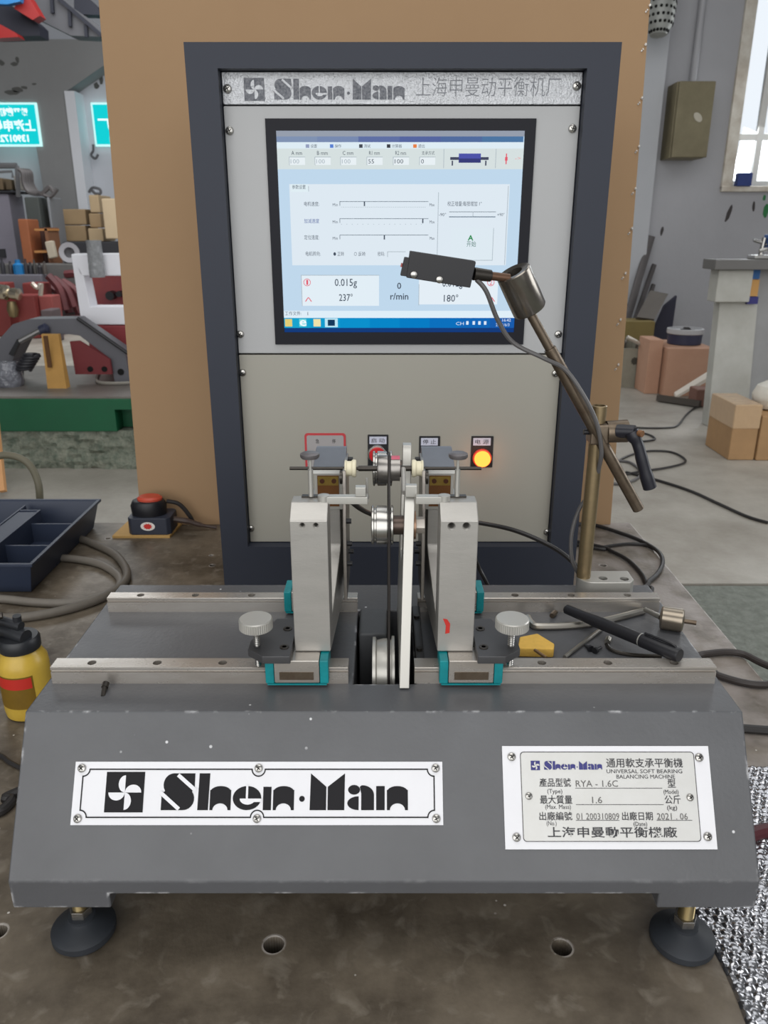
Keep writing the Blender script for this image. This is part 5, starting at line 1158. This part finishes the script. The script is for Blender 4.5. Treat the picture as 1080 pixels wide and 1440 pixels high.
# floor cables, right
def fl(pts, z=FZ+0.008): return [P(u, v, Z=z) for u, v in pts]
tag(MB().tube(fl([(1080, 735), (1050, 726), (1010, 708), (975, 692), (940, 680), (905, 670), (880, 664)]), 0.0075, 8, 6).build('floor_cable', CABLE), 'black cable running across the floor to the right edge', 'cable')
tag(MB().tube(fl([(862, 660), (875, 645), (905, 635), (940, 635), (960, 643), (962, 651), (935, 658), (900, 663), (878, 668)]), 0.0065, 8, 6).build('floor_cable', CABLE), 'oval loop of black cable on the floor behind the lever', 'cable')
tag(MB().tube(fl([(890, 601), (915, 602), (945, 601), (955, 596), (965, 583), (978, 573), (990, 571)]), 0.0065, 8, 6).build('floor_cable', CABLE), 'black cable on the floor leading to the white bench', 'cable')
tag(MB().tube(fl([(862, 648), (885, 650), (900, 662), (896, 673), (875, 680), (858, 680)]), 0.0075, 8, 6).build('floor_cable', GREYCABLE), 'grey cable loop on the floor beside the cardboard foot', 'cable')
tag(MB().tube(fl([(895, 608), (912, 611), (921, 617), (910, 620), (893, 621)]), 0.0065, 8, 6).build('floor_cable', CABLE), 'small bight of black cable beyond the lever', 'cable')

# ================================================================== BACKGROUND, LEFT SIDE
# test platform: rough plinth, green beam, steel top
Yf = 4.29
pf = thing('test_platform', 'green steel test bed on a rough concrete plinth, far left', 'platform', (-2.2, 4.7, FZ))
z1 = P(80, 607, Y=Yf).z; z2 = P(80, 561, Y=Yf).z
b = MB(); nx, nz = 70, 10; X0, X1 = -4.2, -1.15; vs = []; fs = []
for j in range(nz+1):
    for i in range(nx+1):
        vs.append((X0+(X1-X0)*i/nx, Yf+0.02+random.uniform(-0.02, 0.015)-0.03*(1-j/nz), FZ+(z1-FZ)*j/nz))
for j in range(nz):
    for i in range(nx): fs.append((j*(nx+1)+i, j*(nx+1)+i+1, (j+1)*(nx+1)+i+1, (j+1)*(nx+1)+i))
b.add(vs, fs); b.box(X0, X1, Yf+0.06, 5.4, FZ, z1-0.005)
b.build('rough_plinth', mat('rubble_concrete', (140, 142, 128), 0.9, var=1.0, vscale=24, rgb2=(84, 96, 84), bump=1.0, bscale=40), pf, fix=False)
GRN = mat('green_paint_steel', (14, 92, 58), 0.45, var=0.5, vscale=3, rgb2=(30, 66, 50))
gr = MB().box(X0, X1, Yf, 5.35, z1, z2).build('green_beam', GRN, pf, bevel=0.006)
n0 = P(161, 576, Y=Yf); n1 = P(200, 606, Y=Yf)
cut(gr, MB().box(n0.x, n1.x, Yf-0.1, Yf+0.12, n1.z-0.02, n0.z))
MB().box(X0, X1, Yf+0.01, 5.35, z2, z2+0.012).build('steel_top', mat('dirty_steel_top', (132, 126, 120), 0.45, 0.3, var=0.7, vscale=5, rgb2=(92, 84, 78)), pf)
zt = z2+0.012
# grey arched frame standing on it
Ya = 4.75
ar = thing('arched_frame', 'dark grey arched steel frame standing on the green test bed', 'frame', (-2.0, Ya, zt))
def q2(u, v): p = P(u, v, Y=Ya); return (p.x, p.z)
outer = [q2(-30, 527), q2(-22, 500), q2(18, 456), q2(40, 449), q2(105, 448), q2(122, 460), q2(176, 497), q2(182, 527)]
inner = [q2(160, 527), q2(156, 505), q2(112, 472), q2(98, 470), q2(45, 471), q2(30, 480), q2(18, 505), q2(16, 527)]
GRF = mat('grey_frame_paint', (98, 98, 104), 0.45, var=0.2, vscale=5)
bq = MB(); pl = outer+inner; pl[0] = (pl[0][0], zt); pl[7] = (pl[7][0], zt); pl[8] = (pl[8][0], zt); pl[15] = (pl[15][0], zt)
# quads along the arch
for i in range(7):
    o0, o1 = pl[i], pl[i+1]; i0, i1 = pl[15-i], pl[14-i]
    vs = [(o0[0], Ya, o0[1]), (o1[0], Ya, o1[1]), (i1[0], Ya, i1[1]), (i0[0], Ya, i0[1])]; vs += [(x, Ya+0.16, z) for x, _, z in vs]
    fs = [(0, 1, 2, 3), (7, 6, 5, 4), (0, 4, 5, 1), (2, 6, 7, 3)]
    if i == 0: fs.append((0, 3, 7, 4))
    if i == 6: fs.append((1, 5, 6, 2))
    bq.add(vs, fs)
bq.build('arch', GRF, ar, smooth=False)
p0_, p1_ = P(110, 450, Y=Ya), P(182, 500, Y=Ya)
MB().cyl(p0_+Vector((0, -0.01, 0.012)), p1_+Vector((0, -0.01, 0.012)), 0.011, n=8).build('edge_strip', BLACK, ar)
MB().cyl(P(28, 480, Y=Ya-0.02), P(58, 464, Y=Ya-0.02), 0.016, n=10).build('clamp_handle', mat('handle_steel', (150, 148, 146), 0.35, 0.7), ar)
q = P(62, 463, Y=Ya-0.02); MB().lathe([(0, -0.035), (0.03, -0.02), (0.03, 0.02), (0, 0.035)], q, (0.9, 0, 0.4), 14).build('clamp_knob', mat('navy_knob', (50, 54, 74), 0.4), ar)
MB().prism([(P(u, v, Y=Ya).x, P(u, v, Y=Ya).z) for u, v in ((15, 497), (21, 500), (30, 481), (27, 476))], XZ(Ya), 0, 0.03).build('bracket', BLACK, ar)
q = P(170, 523, Y=Ya); MB().cyl((q.x, Ya-0.004, q.z), (q.x, Ya+0.002, q.z), 0.02, n=14).build('bolt_hole', HOLE, ar)
# red gusset plate
a_ = [P(u, v, Y=4.72) for u, v in ((107, 526), (158, 526), (155, 505), (112, 479), (99, 480))]
rg = thing('red_gusset', 'dark red steel gusset plate with two holes inside the arched frame', 'gusset', (a_[0].x+0.1, 4.72, zt))
MB().prism([(p.x, max(p.z, zt)) for p in a_], XZ(4.71), -0.02, 0).build('plate', mat('oxide_red', (116, 44, 48), 0.6, var=0.3, vscale=6), rg)
for u, v in ((127, 519), (147, 519)):
    p = P(u, v, Y=4.71); MB().cyl((p.x, 4.705, p.z), (p.x, 4.715, p.z), 0.017, n=14).build('hole', HOLE, rg)
# wooden prop and coil, plastic bag
a_, c2 = P(78, 530, Y=4.56), P(70, 470, Y=4.66)
d_ = (c2-a_); a_ = a_ - d_*((a_.z-zt)/d_.z)
wp = thing('wooden_prop', 'yellow wooden prop standing under the arched frame', 'prop', a_)
MB().add([a_+Vector((-0.055, 0, 0)), a_+Vector((0.055, 0, 0)), a_+Vector((0.055, 0.06, 0)), a_+Vector((-0.055, 0.06, 0)), c2+Vector((-0.05, 0, 0)), c2+Vector((0.05, 0, 0)), c2+Vector((0.05, 0.03, 0)), c2+Vector((-0.05, 0.03, 0))], [(3, 2, 1, 0), (4, 5, 6, 7), (0, 1, 5, 4), (1, 2, 6, 5), (2, 3, 7, 6), (3, 0, 4, 7)]).build('timber', mat('yellow_timber', (186, 142, 76), 0.7, var=0.4, vscale=9), wp)
m_ = (a_+c2)*0.5+Vector((-0.01, -0.006, 0.05)); MB().box(m_.x-0.012, m_.x+0.01, m_.y-0.035, m_.y-0.02, m_.z-0.08, m_.z+0.1).build('slot', mat('slot_brown', (92, 62, 34), 0.8), wp)
co = MB(); pts = []
for i in range(60):
    t = i*0.62; pts.append(P(40, 512, Y=4.62)+Vector((0.042*math.cos(t)+(i-30)*0.0012, 0.042*math.sin(t), -0.035+0.0016*i)))
tag(co.tube(pts, 0.012, 6, 1).build('cable_coil', mat('coil_black', (34, 34, 40), 0.5)), 'coil of black cable lying under the arched frame', 'coil')
a_ = P(5, 535, Y=4.55)
tag(MB().lathe([(0.075, 0), (0.085, 0.02), (0.075, 0.10), (0.06, 0.14), (0, 0.145)], (a_.x, 4.62, zt), (0, 0, 1), 16).build('plastic_bag', mat('clear_wrap', (110, 112, 120), 0.12, bump=1.0, bscale=22, spec=0.9)), 'crumpled clear plastic bag at the left foot of the arched frame', 'bag')
a_ = P(132, 535, Z=zt+0.01)
tag(MB().tube([P(140, 522, Z=zt+0.012), P(136, 536, Z=zt+0.012), P(160, 539, Z=zt+0.012), P(200, 537, Z=zt+0.012)], 0.01, 6, 4).build('grey_rod', mat('rod_grey', (140, 136, 128), 0.5)), 'bent grey rod lying on the test bed by the cardboard', 'rod')
# red bed block + white foam frame behind the arch
a_ = P(138, 458, Y=5.05); 
rbk = tag(MB().box(a_.x, a_.x+0.55, 5.05, 5.3, zt, a_.z).build('red_block', mat('oxide_red_light', (150, 62, 66), 0.55, var=0.4, vscale=5), bevel=0.01), 'red painted machine block under the white foam frame', 'block')
def q3(u, v, Y=5.06): p = P(u, v, Y=Y); return (p.x, p.z)
ff = MB()
def foam(pts, y0=5.06, y1=5.2): ff.prism([q3(u, v) for u, v in pts], XZ(y0), y0-y1, 0)
zz = q3(150, 457)[1]
foam([(114, 457), (200, 457), (200, 431), (122, 431)][::1]); foam([(114, 456), (127, 431), (118, 388), (104, 357), (99, 357)]); foam([(101, 357), (112, 388), (200, 388), (200, 356)][::1])
tag(ff.build('foam_packing', mat('white_foam', (238, 238, 244), 0.7), bevel=0.01), 'white foam packing piece with a square opening beside the cardboard sheet', 'packing')
a_, c2 = P(124, 390, Y=5.0), P(143, 338, Y=5.0)
tag(MB().lathe([(0.045, 0), (0.048, 0.02), (0.044, 0.2), (0.048, c2.z-a_.z)], ((a_.x+c2.x)/2, 5.012, a_.z), (0, 0, 1), 18).build('wrapped_post', mat('film_grey', (130, 132, 134), 0.25, var=0.7, vscale=25, rgb2=(176, 178, 182), bump=0.5, bscale=30)), 'grey film-wrapped bar crossing the top of the foam frame', 'bar')
a_, c2 = P(143, 432, Y=5.6), P(200, 386, Y=5.6)
rp_ = thing('red_press', 'red machine seen through the opening of the foam frame', 'machine', (c2.x, 5.7, FZ))
MB().box(P(118, 432, Y=5.6).x, c2.x, 5.6, 5.9, FZ, a_.z+0.3).build('red_column', mat('press_red', (128, 58, 66), 0.5, var=0.6, vscale=5, rgb2=(168, 70, 56)), rp_, bevel=0.01)
q = P(158, 415, Y=5.58); MB().cyl((q.x, 5.6, q.z), (q.x, 5.52, q.z), 0.03, n=12).cyl((q.x+0.06, 5.6, q.z+0.01), (q.x+0.06, 5.53, q.z+0.01), 0.02, n=12).build('bolt_cluster', BLACK, rp_)
# leaning orange batten at the very left
a_, c2 = P(6, 638, Y=3.9), P(-2, 575, Y=4.1)
tag(MB().tube([Vector((a_.x+0.01, a_.y-0.1, FZ+0.02)), c2+Vector((-0.02, 0, 0.1))], 0.022, 4, 1).build('orange_batten', mat('orange_wood', (214, 160, 110), 0.6)), 'orange wooden batten leaning at the left edge before the green beam', 'batten')
# ------------- far shelving line (about 12 m away)
def far(name, u0, v0, u1, v1, Y, depth, m, label, cat, base=True, group=None, bevel=0.02, parts=None):
    a_ = P(u0, v0, Y=Y); c2 = P(u1, v1, Y=Y)
    o_ = MB().box(a_.x, c2.x, Y, Y+depth, FZ if base else c2.z, a_.z).build(name, m, None, bevel=bevel)
    return tag(o_, label, cat, group)
RM1 = mat('red_oxide_far', (138, 62, 58), 0.6, var=0.5, vscale=3, rgb2=(112, 44, 46)); RM2 = mat('dark_red_far', (112, 56, 58), 0.55, var=0.7, vscale=4, rgb2=(70, 40, 44))
FG = mat('far_grey_steel', (120, 118, 126), 0.6, var=0.4, vscale=2); FD = mat('far_dark', (52, 52, 56), 0.7)
far('steel_locker', -40, 272, 27, 375, 12.8, 0.5, mat('lilac_grey_locker', (142, 138, 150), 0.6, var=0.4, vscale=1.5), 'lilac-grey steel locker at the far left edge', 'locker')
lk = bpy.data.objects['steel_locker']; a_ = P(-6, 350, Y=12.79); c2 = P(9, 362, Y=12.79)
MB().box(a_.x, c2.x, 12.77, 12.8, c2.z, a_.z).build('dark_slot', FD, lk)
far('dark_tray', -40, 268, 25, 271.5, 12.75, 0.5, FD, 'flat black tray on top of the lilac-grey locker', 'tray', base=False)
far('shelf_carton', -40, 250, 5, 267, 12.85, 0.3, mat('tan_far', (142, 122, 96), 0.8, var=0.4, vscale=5), 'tan carton on the black tray, left one', 'carton', base=False)
far('shelf_carton', 6, 252, 17, 267, 12.85, 0.3, mat('tan_far2', (128, 112, 90), 0.8, var=0.4, vscale=5), 'small brown carton on the black tray, middle one', 'carton', base=False)
far('shelf_carton', 18, 247, 25, 267, 12.85, 0.3, mat('pale_far', (178, 172, 164), 0.8), 'narrow pale carton on the black tray, right one', 'carton', base=False)
# shelf rail with wire rack
rk = thing('shelf_rack', 'grey metal rail rack above the cartons at the far left', 'rack', P(10, 268, Y=12.6))
RG = mat('rack_grey', (118, 118, 120), 0.5, 0.3)
MB().tube([P(-40, 233, Y=12.6), P(24, 233, Y=12.6)], 0.04, 6, 1).build('top_rail', RG, rk)
MB().tube([P(24, 233, Y=12.6), P(26, 277, Y=12.6)], 0.035, 6, 1).build('upright', RG, rk)
MB().tube([P(-40, 244, Y=12.6), P(17, 241, Y=12.6), P(18, 250, Y=12.6)], 0.018, 6, 1).build('wire', RG, rk)
# stacked tubular chairs
sc_t = thing('stacked_chairs', 'stack of grey tubular chairs upended on the dark cabinet', 'chairs', P(50, 280, Y=12.4))
CHG = mat('chair_grey', (104, 100, 100), 0.5, 0.3)
for i in range(5):
    o_ = i*3.2
    MB().tube([P(26+o_, 238+i*0.5, Y=12.4+0.1*i), P(31+o_, 243, Y=12.4+0.1*i), P(33+o_, 258, Y=12.4+0.1*i), P(40+o_, 270, Y=12.4+0.1*i), P(52+o_*0.8, 273, Y=12.4+0.1*i)], 0.03, 6, 5).build('chair_tube', CHG, sc_t)
MB().tube([P(58, 274, Y=12.4), P(66, 266, Y=12.4), P(70, 263, Y=12.4), P(76, 271, Y=12.4), P(81, 265, Y=12.4), P(72, 276, Y=12.4), P(62, 274, Y=12.4)], 0.03, 6, 4).build('chair_back', CHG, sc_t)
dc = far('dark_cabinet', 33, 277, 64, 352, 12.3, 0.6, mat('dark_olive_cabinet', (78, 82, 80), 0.6, var=0.3, vscale=2), 'dark olive-grey cabinet below the stacked chairs', 'cabinet')
far('grey_cabinet', 64.5, 277, 81, 370, 12.35, 0.5, mat('mid_grey_cabinet', (134, 136, 140), 0.6, var=0.3, vscale=2), 'mid-grey narrow cabinet left of the far cartons', 'cabinet')
oc_ = far('wooden_cupboard', 24, 308, 47.5, 372, 11.6, 0.38, mat('orange_brown_wood', (160, 96, 62), 0.55, var=0.4, vscale=4), 'orange-brown wooden cupboard at the far left', 'cupboard')
sh_ = thing('wooden_shelf', 'open brown shelf unit right of the orange-brown cupboard', 'shelf', P(58, 372, Y=11.7))
WB = mat('shelf_brown', (132, 90, 64), 0.6, var=0.3, vscale=4)
for v in (323, 354): a_, c2 = P(48, v-1.5, Y=11.6), P(68, v+1.5, Y=11.6); MB().box(a_.x, c2.x, 11.6, 12.0, c2.z, a_.z).build('shelf_board', mat('shelf_ochre', (186, 130, 76), 0.6), sh_)
a_, c2 = P(48, 320, Y=12.0), P(68, 372, Y=12.0); MB().box(a_.x, c2.x, 12.0, 12.05, FZ, a_.z).build('back_board', mat('shelf_dark', (84, 58, 52), 0.7), sh_)
a_, c2 = P(66, 320, Y=11.6), P(69, 372, Y=11.6); MB().box(a_.x, c2.x, 11.6, 12.0, FZ, a_.z).build('side_board', WB, sh_)
a_ = [P(u, v, Y=11.5) for u, v in ((62, 340), (73, 338), (79, 362), (68, 364))]
tag(MB().prism([(p.x, p.z) for p in a_][::-1], XZ(11.5), -0.1, 0).build('white_pouch', mat('cream_bag', (196, 184, 164), 0.8, var=0.3, vscale=6), bevel=0.02), 'cream paper bag leaning on the open brown shelf', 'bag')
TC1 = mat('far_carton_a', (168, 142, 108), 0.8, var=0.3, vscale=3); TC2 = mat('far_carton_b', (190, 166, 132), 0.8, var=0.25, vscale=3)
far('far_carton', 80, 294, 122, 316, 13.2, 0.6, TC1, 'upper tan carton of the pair left of the tall pale one', 'carton', base=False)
far('far_carton', 85, 317, 122.5, 339.5, 13.2, 0.6, TC1, 'lower tan carton of the pair left of the tall pale one', 'carton', base=False)
far('far_carton', 124, 274, 141, 299, 13.1, 0.6, TC2, 'small pale carton on top beside the far column foot', 'carton', base=False)
far('far_carton', 124, 300, 143, 320, 13.1, 0.6, TC1, 'tan carton below the small pale one', 'carton', base=False)
far('far_carton', 123, 321, 146, 339.5, 13.0, 0.6, TC2, 'lowest pale carton behind the grey film-wrapped bar', 'carton', base=False)
far('far_carton', 142, 279, 172, 336, 12.6, 0.6, mat('far_carton_c', (204, 182, 150), 0.8, var=0.2, vscale=3), 'tall pale carton right beside the cardboard sheet', 'carton', base=False)
tag(MB().tube([P(125, 271, Y=13.3), P(130, 264, Y=13.3), P(140, 266, Y=13.3), P(141, 272, Y=13.3), P(134, 272, Y=13.3), P(128, 266, Y=13.3)], 0.022, 6, 4).build('wire_bundle', mat('wire_dark', (84, 84, 88), 0.5)), 'tangle of dark wire on the small pale carton', 'wire')
far('dark_bench', 88, 340, 200, 372, 12.6, 0.7, FD, 'low dark bench under the far cartons', 'bench')
q = P(98, 355.5, Y=11.42)
tag(MB().lathe([(0.07, -0.05), (0.13, -0.06), (0.135, 0.06), (0.07, 0.05), (0.07, -0.05)], q, (0.25, -1, 0.1), 24).build('coil_ring', mat('pale_ring', (158, 156, 160), 0.5)), 'pale grey ring in front of the dark bench', 'ring')
tbm = far('tool_table', -40, 371, 112, 395, 11.27, 0.3, mat('tool_table_grey', (110, 108, 106), 0.6, var=0.5, vscale=3), 'long grey tool table before the far cupboards', 'table')
tz = P(0, 371, Y=11.2).z
cols = [(46, 46, 52), (60, 58, 62), (28, 116, 176), (52, 50, 54), (40, 40, 46), (64, 62, 60), (48, 46, 50), (76, 70, 66)]
for i, (u, hgt, wd) in enumerate(((3, 20, 3), (14, 16, 3), (25, 18, 7), (36, 19, 2.5), (42, 15, 3), (48, 18, 2.5), (55, 14, 3), (62, 16, 3))):
    a_ = P(u, 386, Y=11.0); r = wd*0.0105*0.95
    words = ['leftmost', 'second from the left', 'bright blue', 'third black', 'fourth black', 'fifth black', 'sixth black', 'rightmost']
    h_ = hgt*0.0105
    tag(MB().lathe([(r, 0), (r, h_*0.65), (r*0.5, h_*0.78), (r*0.5, h_), (0, h_)], (a_.x, 11.05, a_.z), (0, 0, 1), 10).build('tool_bottle', mat('tool_c%d' % i, cols[i], 0.5)), '%s small upright container in the row before the tool table' % words[i], 'container', 'containers in the row before the tool table')
# ledge that carries the containers: a red machine bed
lg = far('machine_ledge', -40, 386, 60, 400, 10.97, 0.2, FG, 'grey ledge carrying the row of small containers', 'ledge')
# red machine blocks
for (u0, v0, u1, v1, Y, m_, la) in ((-40, 398, 15, 452, 10.2, RM1, 'red cast block at the far left edge'), (20, 415, 52, 446, 10.0, RM1, 'large red cast block second from the left edge'), (30, 398, 62, 416, 10.53, RM1, 'upper red cast block with bright metal on it'), (53, 416, 76, 440, 10.1, mat('pink_red_far', (156, 80, 76), 0.6, var=0.3, vscale=3), 'pinkish red cast block before the pile of dark red castings')):
    far('red_casting', u0, v0, u1, v1, Y, 0.28, m_, la, 'casting', base=True, group='red castings on the floor')
q = P(12, 412, Y=9.9)
tag(MB().lathe([(0, -0.16), (0.09, -0.15), (0.09, -0.02), (0.05, 0), (0.07, 0.06), (0.07, 0.14), (0, 0.15)], q, (1, -0.2, -0.1), 18).build('chrome_fitting', mat('brassy_chrome', (206, 196, 176), 0.2, 0.9)), 'shiny metal fitting before the leftmost red casting', 'fitting')
MBc = MB().lathe([(0, -0.3), (0.05, -0.28), (0.07, -0.2), (0.05, -0.1), (0, -0.1)], q+Vector((0.02, 0, 0)), (0, 0, 1), 14)
tag(MBc.build('brass_spindle', mat('dull_brass', (140, 124, 92), 0.35, 0.8)), 'dull brass spindle under the shiny fitting', 'spindle')
q = P(53, 405, Y=9.95)
tag(MB().tube([q+Vector((-0.06, 0, 0.06)), q, q+Vector((0.05, 0, 0.05)), q+Vector((0.02, 0, -0.09))], 0.03, 6, 3).build('bright_bracket', mat('bright_bracket', (208, 196, 184), 0.25, 0.7)), 'bright bent bracket on the upper red casting', 'bracket')
for i, (u0, v0, u1, v1) in enumerate(((68, 388, 92, 436), (76, 392, 104, 432), (88, 396, 116, 430), (72, 404, 98, 440), (92, 386, 118, 396), (84, 412, 112, 441))):
    a_, c2 = P(u0, v0, Y=10.64+0.11*i), P(u1, v1, Y=10.60+0.11*i)
    ws = ['top left', 'upper middle', 'upper right', 'lower left', 'highest', 'lower right']
    tag(MB().tube([a_, (a_+c2)*0.5+Vector((0.04, 0, 0.05)), c2], 0.055, 6, 4).build('dark_red_casting', RM2), '%s curved bar in the pile of dark red castings' % ws[i], 'casting', 'pile of dark red castings')
far('casting_base', 72, 448, 118, 453, 10.6, 0.5, RM2, 'dark red block under the pile of curved castings', 'block')
far('grey_casting', 56, 436, 74, 452, 9.6, 0.3, mat('grey_casting', (96, 84, 86), 0.6), 'small grey casting before the pinkish red block', 'casting')
# window posters with mirrored white lettering, backlit
def poster(u0, v0, u1, v1, lines, nm, label):
    Y = 14.93 if u0 > 100 else 14.56
    fr = XZ(Y); a_ = P(u0, v0, Y=Y); c2 = P(u1, v1, Y=Y)
    t_ = thing(nm, label, 'sign', ((a_.x+c2.x)/2, Y, c2.z))
    MB().box(a_.x-0.03, c2.x+0.03, Y, Y+0.06, c2.z-0.03, a_.z+0.03).build('frame', emis('sign_white', (200, 250, 248), 1.45), t_)
    MB().rect(fr, a_.x, c2.z, c2.x, a_.z, 0.004).build('backlit_film', emis('sign_cyan', (20, 200, 206), 1.45), t_, smooth=False, fix=False)
    tm = MB(); H_ = a_.z-c2.z
    for (st, y, sz, xr_) in lines: tm.text(st, fr, a_.x+xr_*(c2.x-a_.x), c2.z+y*H_, sz*H_, 0.008, mirror=True, bold=0.006)
    tm.build('lettering', emis('sign_text', (236, 255, 255), 1.5), t_, smooth=False, fix=False)
poster(-40, 147, 56, 203, [('动平衡机', 0.74, 0.2, 0.88), ('上海申曼', 0.36, 0.30, 0.97), ('13901721', 0.07, 0.24, 0.86)], 'window_poster', 'backlit cyan window poster with mirrored lettering at the left edge')
poster(130, 147, 190, 203, [('厂', 0.36, 0.36, 0.42), ('1', 0.05, 0.2, 0.42)], 'window_poster', 'backlit cyan window poster partly hidden by the cardboard sheet')
# wall pipe and stain above
tag(MB().tube([P(131, 203, Y=14.8), P(131, 212, Y=14.8), P(128, 218, Y=14.8), P(134, 223, Y=14.8), P(138, 217, Y=14.8)], 0.022, 6, 4).build('hook', mat('hook_dark', (96, 96, 100), 0.6)), 'dark hook hanging below the hidden cyan poster', 'hook')
# dirt patches on the far column and beam
b = MB()
for (u, v, w2, h2) in ((16, 130, 11, 4), (24, 126, 8, 4), (34, 123, 5, 2.5), (48, 118, 4, 1.5), (20, 90, 5, 3), (24, 84, 3, 4), (2, 88, 4, 4)):
    c = P(u, v, Y=14.59); s = 0.0128
    b.prism([(c.x+w2*s*math.cos(t)*random.uniform(.6, 1.1), c.z+h2*s*math.sin(t)*random.uniform(.6, 1.1)) for t in (2*PI*i/10 for i in range(10))], XZ(14.6), -0.001, 0.004)
b.build('dirt_patch', mat('dirt_grey', (96, 96, 94), 0.9), bpy.data.objects['trim_2'])
b = MB()
for (u, v, w2, h2) in ((135, 120, 4, 4), (128, 112, 4, 2), (141, 108, 4, 9)):
    c = P(u, v, Y=14.98); s = 0.0128
    b.prism([(c.x+w2*s*math.cos(t)*random.uniform(.6, 1.1), c.z+h2*s*math.sin(t)*random.uniform(.6, 1.1)) for t in (2*PI*i/10 for i in range(10))], XZ(15.0), -0.001, 0.01)
b.build('dirt_patch', MATS['dirt_grey'], bpy.data.objects['wall_far'])
# overhead crane: grey girder with ribs, dark trolley, red hoist covers, blue strip
cr = thing('overhead_crane', 'overhead crane with grey girder, dark trolley and red covers in the top left corner', 'crane', P(70, 50, Y=12.0))
def poly3(pts, Y, t, m, nm):
    return MB().prism([(P(u, v, Y=Y).x, P(u, v, Y=Y).z) for u, v in pts], XZ(Y), -t, 0).build(nm, m, cr)
CG = mat('crane_grey', (92, 92, 96), 0.6, var=0.3, vscale=1); CDK = mat('crane_dark', (30, 32, 44), 0.6); CRD = mat('crane_red', (150, 30, 28), 0.5, var=0.3, vscale=2)
poly3([(60, 30), (100, 50), (145, 52), (145, 40), (78, -6), (30, -30), (20, 10)][::-1][::-1], 12.2, 0.3, CG, 'girder')
for (u, v0, v1) in ((73, -5, 18), (98, 10, 37), (121, 34, 52)): poly3([(u-2, v1), (u+2.5, v1), (u+1, v0), (u-3.5, v0)], 12.15, 0.04, CDK, 'girder_rib')
poly3([(76, -4), (142, 52), (143, 47), (82, -6)], 12.12, 0.05, CDK, 'girder_flange')
poly3([(-10, -10), (-10, 52), (56, 50), (55, 36), (47, 28), (20, 10), (0, 2)][::-1], 11.8, 0.3, CDK, 'trolley')
poly3([(20, 12), (46, 28), (56, 22), (40, -5), (28, -8)], 11.6, 0.2, CRD, 'hoist_cover')
poly3([(-10, 54), (26, 52), (22, 46), (0, 34), (-10, 32)], 11.6, 0.2, CRD, 'hoist_cover')
poly3([(-10, 5), (10, 6), (28, 2), (30, -8), (-10, -8)], 11.5, 0.1, mat('crane_blue', (40, 120, 180), 0.5), 'blue_strip')
poly3([(104, -6), (104, 20), (141, 21), (138, 10), (120, -6)], 12.4, 0.2, CDK, 'end_truck')
